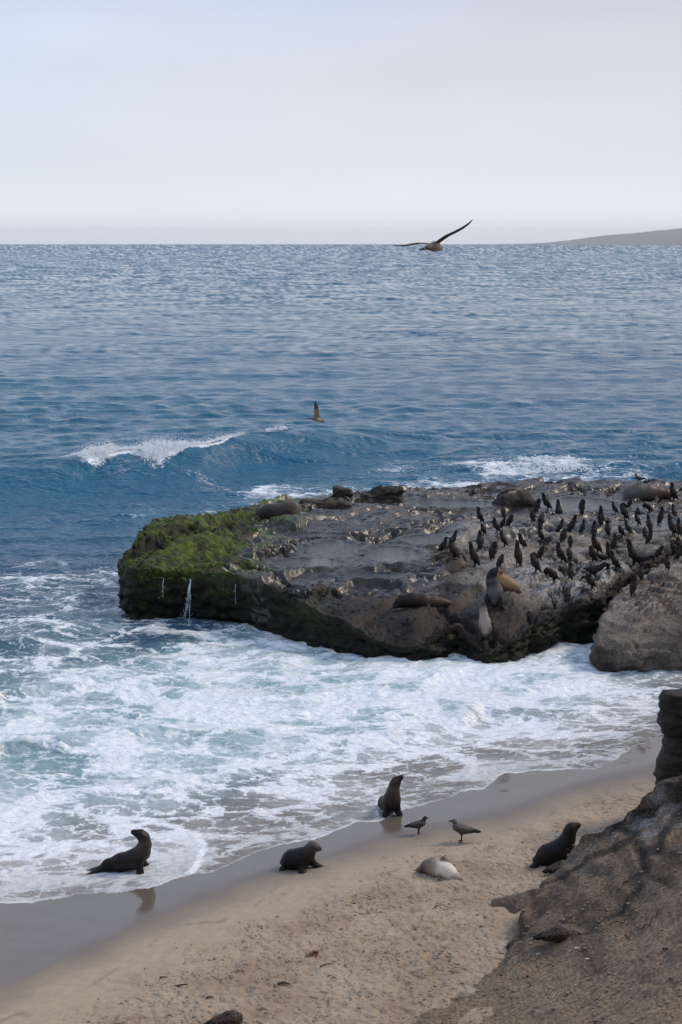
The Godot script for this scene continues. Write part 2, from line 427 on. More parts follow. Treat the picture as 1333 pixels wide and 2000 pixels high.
func swell(x: float, z: float) -> float:
	var c := crest_of(x)
	var q := z - c.x + 0.5 * sin(x * 0.9) * 0.4
	var y := 0.0
	if absf(q) < 22.0:
		y = c.y * (exp(-q * q / 40.0) if q < 0.0 else exp(-pow(q / 3.1, 2.0) * 1.1) * 0.97 + 0.03 * exp(-q * q / 60.0))
		y -= 0.16 * c.y * exp(-pow((q - 7.0) / 3.0, 2.0))
	# a low second swell that breaks behind the shelf on the right
	var q2 := z + 76.5 + 0.05 * (x - 9.0)
	if x > 2.0 and absf(q2) < 14.0:
		y += 0.32 * soft_step(2.0, 8.0, x) * (exp(-q2 * q2 / 16.0) if q2 < 0.0 else exp(-q2 * q2 / 3.0))
	return y

func bore(x: float, de: float, f: FastNoiseLite) -> float:   # low broken crests rolling in, parallel to the shore
	var y := 0.0
	for k in 4:
		var q: float = de - [3.6, 7.2, 11.5, 16.0][k] - 1.5 * f.get_noise_2d(x * 0.16, k * 31.0)
		if q > -0.9 and q < 4.0:
			var strength := 0.24 * soft_step(-0.15, 0.35, f.get_noise_2d(x * 0.22 + 50.0, k * 17.0 + 3.0))
			y += strength * (exp(-q * 0.9) if q > 0.0 else exp(-pow(q / 0.28, 2.0)))
	return y

func make_sea() -> void:
	var tex := make_foam()
	var m := StandardMaterial3D.new()
	m.vertex_color_use_as_albedo = true
	m.roughness = 0.13
	m.metallic_specular = 0.33
	m.detail_enabled = true
	m.detail_blend_mode = BaseMaterial3D.BLEND_MODE_MIX
	m.detail_albedo = tex
	m.detail_uv_layer = BaseMaterial3D.DETAIL_UV_2
	m.heightmap_enabled = true
	m.heightmap_texture = noise_texture(noise(0.016, 5, 21), 1024)
	m.heightmap_scale = 9.0
	mats.sea = m
	# directional chop
	rng.seed = 11
	var nw := 26
	var kx := PackedFloat32Array()
	var kz := PackedFloat32Array()
	var am := PackedFloat32Array()
	var ps := PackedFloat32Array()
	var wl := PackedFloat32Array()
	for q in nw:
		var l: float = 0.40 * pow(11.0, q / float(nw - 4)) if q < nw - 3 else [8.0, 13.0, 21.0][q - nw + 3]
		var a: float = rng.randfn(0.0, 0.75) + 0.2 if q < nw - 3 else rng.randfn(0.1, 0.25)
		wl.append(l)
		kx.append(TAU / l * sin(a))
		kz.append(TAU / l * cos(a))
		am.append(0.0125 * pow(l, 0.84) if q < nw - 3 else 0.0035 * l)
		ps.append(rng.randf() * TAU)
	var gust := noise(0.02, 3, 8)
	var slosh := noise(0.55, 4, 9)
	var rows := PackedFloat32Array()
	var dist := 21.0
	while dist < 13000.0:
		rows.append(dist)
		dist += maxf(0.045, 0.78 * dist * dist / 17040.0)
	rows.append(16500.0)
	var nc := 580
	var nr := rows.size()
	var v := PackedVector3Array()
	var n := PackedVector3Array()
	var c := PackedColorArray()
	var uv := PackedVector2Array()
	var uv2 := PackedVector2Array()
	v.resize(nr * nc)
	n.resize(nr * nc)
	c.resize(nr * nc)
	uv.resize(nr * nc)
	uv2.resize(nr * nc)
	var share := PackedFloat32Array()
	share.resize(nw)
	for r in nr:
		var D := rows[r]
		var gap := rows[mini(r + 1, nr - 1)] - D + 0.01
		var z := -D
		var from := 0
		for q in nw:
			share[q] = soft_step(1.5, 4.0, wl[q] / gap)
		for k in nc:
			var side := k / float(nc - 1) * 2.0 - 1.0
			var x := signf(side) * ((0.29 * D + 7.0) * minf(absf(side) / 0.9, 1.0) + maxf(0.0, absf(side) - 0.9) / 0.1 * (1.1 * D + 40.0))
			var dx := 0.0
			var dz := 0.0
			var h := 0.0
			var gst := 0.85 + 0.7 * gust.get_noise_2d(x * 0.35, z) if D < 3000.0 else 0.85
			var calm := lerpf(0.22, 1.0, soft_step(41.0, 62.0, D)) * gst
			for q in nw:
				var p := kx[q] * x + kz[q] * z + ps[q]
				var cs := cos(p) * am[q]
				h += sin(p) * am[q] * share[q]
				dx += cs * kx[q]
				dz += cs * kz[q]
			h *= calm
			var at := r * nc + k
			var de := 99.0
			var f := 0.0
			var cv := 0.0
			if D < 110.0:
				h += swell(x, z)
				de = (edge_z(x) - z) * 0.833
				cv = cover_at(x, z)
				if cv > 0.01 and D < 62.0:
					f = foam_at(x, z)
					h += (0.19 * slosh.get_noise_2d(x * 0.45, z) + 0.035 * slosh.get_noise_2d(x * 3.0 + 40.0, z * 3.0)) * soft_step(0.0, 0.5, cv) + f * 0.025
				if de > 1.5 and de < 22.0 and D < 46.0:
					h += bore(x, de, slosh)
				if de < 7.0:
					var s := sand_plain(x, z)
					h = lerpf(s + clampf(de * 0.10, -0.14, 0.022) + 0.012 * f, maxf(h + 0.05, s + 0.03), soft_step(0.5, 7.0, de))
			v[at] = Vector3(x, h, z)
			var even := calm * lerpf(1.0, 0.5, soft_step(150.0, 1200.0, D))
			n[at] = Vector3(-dx * even, 1.0, -dz * even + 0.14 * soft_step(100.0, 600.0, D)).normalized()
			var col := Color(0.019, 0.106, 0.188)
			if D < 110.0:
				if x < -2.0 or D < 46.0:
					col = col.lerp(Color(0.045, 0.10, 0.15), soft_step(64.0, 48.0, D))
				col = col.lerp(Color(0.27, 0.40, 0.42), soft_step(0.25, 0.85, cv) * soft_step(64.0, 50.0, D))
				if de < 6.0:
					col = col.lerp(Color(0.23, 0.195, 0.165), soft_step(6.0, 1.5, de) * 0.9)
			c[at] = col
			uv[at] = Vector2(x / 9.0, z / 6.0)
			uv2[at] = Vector2(clampf((x - FOAM_X) / FOAM_W, 0.001, 0.999), clampf((z - FOAM_Z) / FOAM_H, 0.001, 0.999))
	for r in range(1, nr - 1):
		if rows[r] > 112.0:
			break
		for k in range(1, nc - 1):
			var at := r * nc + k
			var g := (v[at + 1] - v[at - 1]).cross(v[at + nc] - v[at - nc])
			g = g / g.y
			var small := n[at] / n[at].y
			var far := soft_step(43.0, 54.0, rows[r])
			n[at] = Vector3(g.x + small.x * far, 1.0, g.z + small.z * far).normalized()
	var idx := PackedInt32Array()
	idx.resize((nr - 1) * (nc - 1) * 6)
	var w := 0
	for r in nr - 1:
		for k in nc - 1:
			var a := r * nc + k
			idx[w] = a
			idx[w + 1] = a + nc
			idx[w + 2] = a + 1
			idx[w + 3] = a + 1
			idx[w + 4] = a + nc
			idx[w + 5] = a + nc + 1
			w += 6
	var arrays := []
	arrays.resize(Mesh.ARRAY_MAX)
	arrays[Mesh.ARRAY_VERTEX] = v
	arrays[Mesh.ARRAY_NORMAL] = n
	arrays[Mesh.ARRAY_COLOR] = c
	arrays[Mesh.ARRAY_TEX_UV] = uv
	arrays[Mesh.ARRAY_TEX_UV2] = uv2
	arrays[Mesh.ARRAY_INDEX] = idx
	var mesh := ArrayMesh.new()
	mesh.add_surface_from_arrays(Mesh.PRIMITIVE_TRIANGLES, arrays)
	kind(put("sea", mesh, m), "structure")

# ---------------------------------------------------------------- beach

func make_beach() -> void:
	var m := StandardMaterial3D.new()
	m.vertex_color_use_as_albedo = true
	m.metallic_specular = 0.62
	m.roughness = 1.0
	var side := 1024
	var rough := PackedByteArray()
	rough.resize(side * side)
	for j in side:
		for i in side:
			var x := -14.0 + 30.0 * (i + 0.5) / side
			var z := -37.0 + 30.0 * (j + 0.5) / side
			var d := (z - wet_z(x)) * 0.833
			var r := 255
			if d < 1.0:
				d += 0.12 * sand_patch.get_noise_2d(x * 2.0, z * 2.0)
				r = int(255.0 * (0.10 + 0.88 * soft_step(-0.95, 0.55, d)))
			rough[j * side + i] = r
	m.roughness_texture = ImageTexture.create_from_image(Image.create_from_data(side, side, false, Image.FORMAT_L8, rough))
	m.roughness_texture_channel = BaseMaterial3D.TEXTURE_CHANNEL_RED
	var big := 2048
	var ripple := noise(0.085, 4, 54).get_image(big, big, false, false, true).get_data()
	var marks := noise(0.075, 3, 55, FastNoiseLite.TYPE_SIMPLEX_SMOOTH).get_image(big, big, false, false, true).get_data()
	var drifted := noise(0.011, 3, 56).get_image(big, big, false, false, true).get_data()
	var soft := PackedFloat32Array()
	for j in 257:
		for i in 257:
			soft.append(trampled(-14.0 + 30.0 * i / 256.0, -37.0 + 30.0 * j / 256.0))
	var bump := PackedByteArray()
	bump.resize(big * big)
	bump.fill(128)
	for j in range(440, 1500):
		for i in range(300, 1800):
			var w := soft[(j >> 3) * 257 + (i >> 3)]
			if w > 0.01:
				var k := j * big + i
				bump[k] = clampi(int(128.0 + w * (0.40 * (ripple[k] - 128.0) - 0.02 * maxf(0.0, drifted[k] - 122.0) * maxf(0.0, marks[k] - 145.0))), 0, 255)
	m.heightmap_enabled = true
	m.heightmap_texture = ImageTexture.create_from_image(Image.create_from_data(big, big, false, Image.FORMAT_L8, bump))
	m.heightmap_scale = 16.0
	mats.sand = m
	var grain := noise(0.8, 3, 31)
	var blot := noise(0.6, 4, 32)
	var nx := 480
	var rows := PackedFloat32Array()
	var z := -37.5
	while z < -3.0:
		rows.append(z)
		z += 0.06 if z < -16.5 else 0.4
	var nr := rows.size()
	var v := PackedVector3Array()
	var c := PackedColorArray()
	var uv := PackedVector2Array()
	for r in nr:
		for k in nx:
			var x := -14.0 + 30.0 * k / (nx - 1.0)
			var zz := rows[r]
			v.append(Vector3(x, sand_y(x, zz), zz))
			var d := (zz - wet_z(x)) * 0.833
			var t := trampled(x, zz)
			var dry := Color(0.37, 0.285, 0.20).lerp(Color(0.28, 0.20, 0.135), t * clampf(0.5 + blot.get_noise_2d(x, zz), 0.0, 1.0))
			dry = dry * (1.0 + 0.16 * grain.get_noise_2d(x * 6.0, zz * 6.0))
			var mark := exp(-pow((d - 1.0 - 0.9 * sand_patch.get_noise_2d(x * 1.3, 7.0)) / 0.05, 2.0)) * soft_step(0.0, 0.3, blot.get_noise_2d(x * 2.0 + 9.0, zz))
			dry = dry.lerp(Color(0.12, 0.09, 0.07), 0.5 * mark)          # wrack left by an earlier wave
			var wet := Color(0.135, 0.108, 0.086)
			var col := wet.lerp(dry, soft_step(-0.6, 1.2, d + 0.25 * blot.get_noise_2d(x, zz)))
			col.a = 1.0
			c.append(col)
			uv.append(Vector2((x + 14.0) / 30.0, (zz + 37.0) / 30.0))
	put_grid("beach", v, c, uv, nr, nx, m, self)
	kind(get_node("beach"), "structure")

func put_grid(called: String, v: PackedVector3Array, c: PackedColorArray, uv: PackedVector2Array, nr: int, nc: int, m: Material, parent: Node, wet_m: Material = null) -> MeshInstance3D:
	var n := PackedVector3Array()
	n.resize(v.size())
	for r in nr:
		for k in nc:
			var a := v[r * nc + mini(k + 1, nc - 1)] - v[r * nc + maxi(k - 1, 0)]
			var b := v[mini(r + 1, nr - 1) * nc + k] - v[maxi(r - 1, 0) * nc + k]
			n[r * nc + k] = b.cross(a).normalized()
	var idx := PackedInt32Array()
	idx.resize((nr - 1) * (nc - 1) * 6)
	var w := 0
	for r in nr - 1:
		for k in nc - 1:
			var a := r * nc + k
			idx[w] = a
			idx[w + 1] = a + 1
			idx[w + 2] = a + nc
			idx[w + 3] = a + 1
			idx[w + 4] = a + nc + 1
			idx[w + 5] = a + nc
			w += 6
	var arrays := []
	arrays.resize(Mesh.ARRAY_MAX)
	arrays[Mesh.ARRAY_VERTEX] = v
	arrays[Mesh.ARRAY_NORMAL] = n
	arrays[Mesh.ARRAY_COLOR] = c
	if uv.size():
		arrays[Mesh.ARRAY_TEX_UV] = uv
	var mesh := ArrayMesh.new()
	if wet_m:
		var dry_i := PackedInt32Array()
		var wet_i := PackedInt32Array()
		for q in range(0, idx.size(), 6):
			if is_wet(v[idx[q]]):
				wet_i.append_array(idx.slice(q, q + 6))
			else:
				dry_i.append_array(idx.slice(q, q + 6))
		arrays[Mesh.ARRAY_INDEX] = dry_i
		mesh.add_surface_from_arrays(Mesh.PRIMITIVE_TRIANGLES, arrays)
		arrays[Mesh.ARRAY_INDEX] = wet_i
		mesh.add_surface_from_arrays(Mesh.PRIMITIVE_TRIANGLES, arrays)
		var o := put(called, mesh, null, parent)
		mesh.surface_set_material(0, m)
		mesh.surface_set_material(1, wet_m)
		return o
	arrays[Mesh.ARRAY_INDEX] = idx
	mesh.add_surface_from_arrays(Mesh.PRIMITIVE_TRIANGLES, arrays)
	return put(called, mesh, m, parent)

# ---------------------------------------------------------------- rock

var n_big: FastNoiseLite
var n_mid: FastNoiseLite
var n_fine: FastNoiseLite
var n_ridge: FastNoiseLite
var n_patch: FastNoiseLite
var n_spot: FastNoiseLite
var n_lump: FastNoiseLite
var n_crack: FastNoiseLite

func spline(p: Array[Vector3], t: float) -> Vector3:
	var n := p.size()
	var i := clampi(int(t), 0, n - 2)
	return p[i].cubic_interpolate(p[i + 1], p[maxi(i - 1, 0)], p[mini(i + 2, n - 1)], clampf(t - i, 0.0, 1.0))

func points(flat: Array) -> Array[Vector3]:
	var p: Array[Vector3] = []
	for k in flat.size() / 3:
		p.append(Vector3(flat[k * 3], flat[k * 3 + 2], flat[k * 3 + 1]))
	return p

# A rock: from its foot (low) up its face to the lip, then over its top to the back edge and down behind.
# look(p, up, face) gives the colour; rough is [big, middle, fine, strata, ledge] in metres. Tops of the surface go to heights (10 cm cells).
func rock(called: String, lip: Array[Vector3], back: Array[Vector3], top: Field, foot: float, nc: int, nf: int, nt: int, rough: Array, look: Callable, m: Material, heights: Field, belly := 0.12, pools := [], terrace := 0.0, under := 0.0) -> MeshInstance3D:
	var ts := PackedFloat32Array()
	var total := [0.0]
	for k in range(1, 400):
		total.append(total[-1] + spline(lip, (lip.size() - 1) * k / 399.0).distance_to(spline(lip, (lip.size() - 1) * (k - 1) / 399.0)))
	var at := 0
	for q in nc:
		var want: float = total[-1] * q / (nc - 1.0)
		while at < 398 and total[at + 1] < want:
			at += 1
		var t := (lip.size() - 1) * (at + clampf((want - total[at]) / maxf(total[at + 1] - total[at], 1e-6), 0.0, 1.0)) / 399.0
		ts.append(t)
	var nr := nf + nt + 6
	var v := PackedVector3Array()
	v.resize(nr * nc)
	var c := PackedColorArray()
	c.resize(nr * nc)
	for q in nc:
		var l := spline(lip, ts[q])
		var b := spline(back, ts[q] / (lip.size() - 1.0) * (back.size() - 1.0))
		var tang := spline(lip, minf(ts[q] + 0.15, lip.size() - 1.0)) - spline(lip, maxf(ts[q] - 0.15, 0.0))
		var out := Vector3(-tang.z, 0, tang.x).normalized()
		for r in nr:
			var p: Vector3
			var nrm: Vector3
			var face := 0.0
			if r <= nf:
				var s := r / float(nf)
				p = Vector3(l.x, lerpf(foot, l.y, s), l.z) + out * (belly * sin(PI * s) + 0.10 * (1.0 - s) - under * pow(1.0 - s, 1.4))
				nrm = out.lerp(Vector3.UP, soft_step(0.72, 1.0, s) * 0.75).normalized()
				face = 1.0 - soft_step(0.85, 1.0, s) * 0.5
			elif r <= nf + nt:
				var s := pow((r - nf) / float(nt), 1.15)
				p = l.lerp(b, s)
				var d := s * l.distance_to(b)
				p.y = lerpf(lerpf(l.y, b.y, s), top.at(p.x, p.z), soft_step(0.0, 1.0, d) * soft_step(1.0, 0.96, s))
				nrm = out.lerp(Vector3.UP, 0.75 + 0.25 * soft_step(0.0, 0.5, d)).normalized()
				face = 0.5 * (1.0 - soft_step(0.0, 0.4, d))
			else:
				var s := (r - nf - nt) / 5.0
				p = b + Vector3(0, lerpf(0.0, foot - b.y, s * s), -0.9 * s)
				nrm = Vector3(0, 0.4, -1).normalized()
			var e: float = rough[0] * n_big.get_noise_3dv(p) + rough[1] * n_mid.get_noise_3dv(p) + rough[2] * n_fine.get_noise_3dv(p)
			if face > 0.0:
				var wp := p + Vector3(0.5, 0.5, 0.5) * n_mid.get_noise_3dv(p)
				e += face * rough[3] * (0.35 * n_mid.get_noise_3d(p.x * 0.6, p.y * 2.0, p.z * 0.6) - 0.9 * n_lump.get_noise_3dv(wp) - 0.5)
			if face < 1.0:
				var wv := 0.88 * p.x + 0.48 * p.z + 0.5 * n_big.get_noise_2d(p.x * 0.7, p.z * 0.7)
				var saw := fposmod(wv / 1.9, 1.0)
				var saw2 := fposmod((wv + 0.3 * n_mid.get_noise_2d(p.x, p.z)) / 0.63, 1.0)
				e += (1.0 - face) * rough[4] * ((saw if saw < 0.9 else (1.0 - saw) * 9.0) - 0.5 + 0.16 * ((saw2 if saw2 < 0.88 else (1.0 - saw2) * 7.33) - 0.5))
				var gap := n_crack.get_noise_2d(0.55 * wv + 0.5 * n_mid.get_noise_2d(p.x, p.z), 0.3 * (p.z * 0.88 - p.x * 0.48)) + 1.0
				e -= (1.0 - face) * rough[5] * soft_step(0.10, 0.0, gap)
			if rough.size() > 6:
				e += rough[6] * maxf(0.0, -0.35 - n_lump.get_noise_3dv(p * 3.2)) * soft_step(-1.0, -3.0, p.x)       # cushions of weed
				e -= 0.09 * soft_step(0.28, 0.55, n_spot.get_noise_3dv(p * 2.2)) * soft_step(-2.5, -0.5, p.x)        # wave-worn pits
			p += nrm * e
			if terrace > 0.0:
				var st := fposmod(p.y * 3.4 + 1.2 * n_big.get_noise_3dv(p * 0.8), 1.0)
				p.y += terrace * (soft_step(-19.6, -21.2, p.z) if p.z > -34.0 else 1.0) * ((st * 0.45 if st < 0.8 else 0.36 + (st - 0.8) * 3.2) - st)
			if r > nf:
				for w in pools:
					var px: float = (p.x - w[0]) / w[2]
					var pz: float = (p.z - w[1]) / w[3]
					var inn := px * px + pz * pz
					if inn < 2.3:
						p.y = lerpf(p.y, w[4] - 0.05 + 0.085 * soft_step(0.45, 1.0, inn) + 0.075 * n_mid.get_noise_3dv(p * 1.2), 1.0 - soft_step(1.1, 2.2, inn))
			v[r * nc + q] = p
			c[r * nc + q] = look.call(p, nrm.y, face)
			if r < nf and heights:
				var key := Vector2i(roundi(p.x * 10.0), roundi(p.y * 8.0))
				if face_z.get(key, -999.0) < p.z:
					face_z[key] = p.z
			if heights and r >= nf and r <= nf + nt:
				var i := int((p.x - heights.x0) / heights.cell)
				var j := int((p.z - heights.z0) / heights.cell)
				if i >= 0 and j >= 0 and i < heights.nx and j < heights.nz:
					heights.d[j * heights.nx + i] = maxf(heights.d[j * heights.nx + i], p.y)
	return put_grid(called, v, c, PackedVector2Array(), nr, nc, m, self, mats.wet_rock if pools else null)

func is_wet(p: Vector3) -> bool:                               # where the last wave still runs off the shelf
	var zone := soft_step(3.9, 2.6, p.x) * soft_step(-4.2, -2.4, p.x) * soft_step(-42.0, -44.0, p.z)
	zone = maxf(zone, soft_step(-50.5, -53.0, p.z) * soft_step(-2.0, 1.0, p.x))
	return p.y > 0.25 and zone + 0.75 * n_patch.get_noise_3dv(p * 1.3) + 0.4 * n_spot.get_noise_3dv(p) > 0.62

var face_z := {}
func heights_over(x0: float, z0: float, x1: float, z1: float) -> Field:
	var f := Field.new()
	f.x0 = x0
	f.z0 = z0
	f.cell = 0.1
	f.nx = int((x1 - x0) / 0.1) + 1
	f.nz = int((z1 - z0) / 0.1) + 1
	f.d.resize(f.nx * f.nz)
	f.d.fill(-99.0)
	return f

func stand(f: Field, x: float, z: float, reach := 1) -> float:       # the surface's height at a point
	var i := int((x - f.x0) / f.cell)
	var j := int((z - f.z0) / f.cell)
	var sum := 0.0
	var cnt := 0
	for k in range(reach, 6):
		for b in range(-k, k + 1):
			for a in range(-k, k + 1):
				if i + a >= 0 and i + a < f.nx and j + b >= 0 and j + b < f.nz and f.d[(j + b) * f.nx + i + a] > -50.0:
					sum += f.d[(j + b) * f.nx + i + a]
					cnt += 1
		if cnt:
			break
	return sum / maxf(cnt, 1)

func rock_material(rough_low: float, rough_high: float, scale: float, relief: float) -> StandardMaterial3D:
	var m := StandardMaterial3D.new()
	m.vertex_color_use_as_albedo = true
	if not mats.has("rock_tint"):
		mats.rock_tint = noise_texture(noise(0.011, 6, 41), 1024, Color(0.52, 0.50, 0.49), Color(1, 1, 1))
		mats.rock_bump = noise_texture(noise(0.014, 6, 42, FastNoiseLite.TYPE_SIMPLEX_SMOOTH, true), 1024)
	m.albedo_texture = mats.rock_tint
	m.heightmap_enabled = true
	m.heightmap_texture = mats.rock_bump
	m.heightmap_scale = relief
	m.roughness = 1.0
	m.metallic_specular = 0.32
	m.roughness_texture = noise_texture(noise(0.010, 4, 43), 512, Color(rough_low, rough_low, rough_low), Color(rough_high, rough_high, rough_high))
	m.uv1_triplanar = true
	m.uv1_world_triplanar = true
	m.uv1_scale = Vector3(scale, scale, scale)
	return m

func look_main(p: Vector3, up: float, face: float) -> Color:
	var a := n_patch.get_noise_3dv(p)
	var b := n_spot.get_noise_3dv(p)
	var fine := n_fine.get_noise_3dv(p * 1.7)
	var col := Color(0.030, 0.023, 0.019).lerp(Color(0.105, 0.077, 0.058), clampf(0.40 + a * 1.6, 0.0, 1.0))
	col = col.lerp(Color(0.016, 0.014, 0.014), clampf(b * 1.8, 0.0, 0.85))
	# ochre stain along the raised ridge where the birds stand
	var ochre := exp(-pow((p.z + 48.0 + 0.25 * (p.x - 6.0)) / 1.5, 2.0)) * soft_step(2.0, 4.5, p.x) * soft_step(15.0, 9.0, p.x)
	col = col.lerp(Color(0.27, 0.165, 0.085), clampf(ochre * (0.45 + 0.9 * a), 0.0, 0.75))
	# droppings
	var birds := soft_step(3.3, 5.2, p.x + 0.8 * a) * soft_step(-58.0, -51.0, p.z + a) * soft_step(-40.6, -43.2, p.z - 0.25 * (p.x - 6.0) + a) * (1.0 - face)
	col = col.lerp(Color(0.42, 0.36, 0.28), birds * clampf(0.55 + a * 1.3, 0.0, 0.9))
	var white := soft_step(-0.06, 0.16, fine + 0.55 * b + 0.25 * a)
	var front := exp(-pow((p.x - 7.6) / 2.6, 2.0) - pow((p.z + 44.3) / 2.4, 2.0))
	col = col.lerp(Color(0.80, 0.77, 0.73), white * birds * clampf(0.28 + 1.1 * front, 0.0, 1.0) * 0.9)
	# sea weed on the seaward end
	var moss := soft_step(-1.6, -3.9, p.x + 1.6 * a + 0.10 * (p.z + 46.0)) * (1.0 - face * 0.25)
	var green := Color(0.095, 0.165, 0.006).lerp(Color(0.016, 0.026, 0.006), clampf(0.55 + 2.4 * b, 0.0, 1.0))
	green = green.lerp(Color(0.27, 0.31, 0.012), clampf((fine - 0.0) * 2.2, 0.0, 0.8))
	green = green.lerp(Color(0.035, 0.027, 0.016), clampf((a - 0.05) * 2.6, 0.0, 0.75))
	col = col.lerp(green, moss * soft_step(0.5, 1.6, p.y + 0.9 * b))
	var patch := exp(-pow((p.x + 1.1) / 0.55, 2.0) - pow((p.y - 0.85) / 0.34, 2.0)) * soft_step(-43.5, -42.0, p.z)
	col = col.lerp(Color(0.10, 0.13, 0.018), clampf(patch * 1.4 + patch * b, 0.0, 0.9))
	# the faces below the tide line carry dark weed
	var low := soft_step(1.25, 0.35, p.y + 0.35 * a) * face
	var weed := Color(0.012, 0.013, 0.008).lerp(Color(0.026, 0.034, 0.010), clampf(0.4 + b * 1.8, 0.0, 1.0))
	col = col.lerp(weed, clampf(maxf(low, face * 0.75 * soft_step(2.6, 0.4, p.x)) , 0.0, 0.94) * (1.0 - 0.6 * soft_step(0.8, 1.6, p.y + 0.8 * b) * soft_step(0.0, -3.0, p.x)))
	var seam := n_crack.get_noise_2d(0.55 * (0.88 * p.x + 0.48 * p.z + 0.5 * n_big.get_noise_2d(p.x * 0.7, p.z * 0.7)) + 0.5 * n_mid.get_noise_2d(p.x, p.z), 0.3 * (p.z * 0.88 - p.x * 0.48)) + 1.0
	col = col.lerp(Color(0.012, 0.012, 0.010), soft_step(0.08, 0.02, seam) * (1.0 - face) * 0.85)
	col.a = 1.0
	return col

func look_right(p: Vector3, up: float, face: float) -> Color:
	var a := n_patch.get_noise_3dv(p)
	var b := n_spot.get_noise_3dv(p)
	var col := Color(0.14, 0.112, 0.09).lerp(Color(0.36, 0.31, 0.26), clampf(0.45 + a * 1.8, 0.0, 1.0))
	col = col.lerp(Color(0.09, 0.075, 0.065), clampf(b * 1.7, 0.0, 0.85))
	col = col.lerp(Color(0.62, 0.59, 0.55), soft_step(0.05, 0.3, n_fine.get_noise_3dv(p * 1.4) + a * 0.6 + 0.3 * b) * 0.85 * (1.0 - face) * soft_step(0.9, 1.4, p.y))
	col.a = 1.0
	return col

func look_front(p: Vector3, up: float, face: float) -> Color:
	var a := n_patch.get_noise_3dv(p * 0.8)
	var b := n_spot.get_noise_3dv(p)
	var s := n_mid.get_noise_3d(p.x * 0.5, p.y * 2.5, p.z * 0.5)
	var col := Color(0.28, 0.205, 0.145).lerp(Color(0.42, 0.305, 0.205), clampf(0.5 + a * 1.3, 0.0, 1.0))
	col = col.lerp(Color(0.13, 0.105, 0.085), clampf(0.10 + b * 1.4 + s * 0.8, 0.0, 0.85))
	col = col.lerp(Color(0.36, 0.34, 0.33), soft_step(0.16, 0.42, n_fine.get_noise_3dv(p * 0.9) + 0.7 * s) * 0.8 * soft_step(1.5, 2.4, p.y + a))
	col = col.lerp(Color(0.55, 0.53, 0.51), exp(-pow((p.x - 5.2) / 0.9, 2.0) - pow((p.z + 22.9) / 1.0, 2.0)) * soft_step(-0.05, 0.3, n_fine.get_noise_3dv(p * 0.7) + b))
	col = col.lerp(Color(0.05, 0.045, 0.04), soft_step(0.10, 0.03, n_crack.get_noise_3d(p.x * 1.2, p.y * 2.5, p.z * 1.2) + 1.0) * 0.8)
	# blown sand lies on the lower, flatter part
	var sandy := soft_step(-21.2, -19.9, p.z + 0.9 * a + 0.5 * b) * soft_step(-0.55, 0.0, a + 0.5 * b + 0.1 + 0.6 * soft_step(-19.8, -18.6, p.z))
	col = col.lerp(Color(0.47, 0.355, 0.245) * (1.0 + 0.5 * n_fine.get_noise_3dv(p * 2.0)), sandy * 0.92)
	col.a = 1.0
	return col

func look_dark(p: Vector3, up: float, face: float) -> Color:
	var a := n_patch.get_noise_3dv(p)
	var col := Color(0.040, 0.033, 0.028).lerp(Color(0.085, 0.069, 0.056), clampf(0.5 + 1.3 * a, 0.0, 1.0))
	col.a = 1.0
	return col

# A rounded boulder: smooth flesh roughened along its normals.
func boulder(label: String, at: Vector3, bones: Array, cell: float, rough: Array, look: Callable, called := "boulder") -> MeshInstance3D:
	var g := Grower.new()
	flesh(g, bones, cell, 0.18, 0.0)
	var o := Vector3(at.x, at.y, at.z)
	for k in g.v.size():
		var p := g.v[k] + o
		g.v[k] += g.n[k] * ((rough[3] * n_mid.get_noise_3d(p.x * 0.4, p.y * 3.5, p.z * 0.4) if rough.size() > 3 else 0.0) + rough[0] * n_big.get_noise_3dv(p * 1.6) + rough[1] * n_mid.get_noise_3dv(p * 1.3) + rough[2] * n_fine.get_noise_3dv(p))
		g.c[k] = look.call(p, g.n[k].y, 1.0 - clampf(g.n[k].y * 2.0, 0.0, 1.0))
	var st := SurfaceTool.new()
	st.create_from_arrays(g.mesh().surface_get_arrays(0))
	st.generate_normals()
	var b := put(numbered(called), st.commit(), mats.rock)
	b.position = at
	tag(b, label, "rock")
	return b

# ---------------------------------------------------------------- animals

func v3(a: Array) -> Vector3:
	return Vector3(a[0], a[1], a[2])

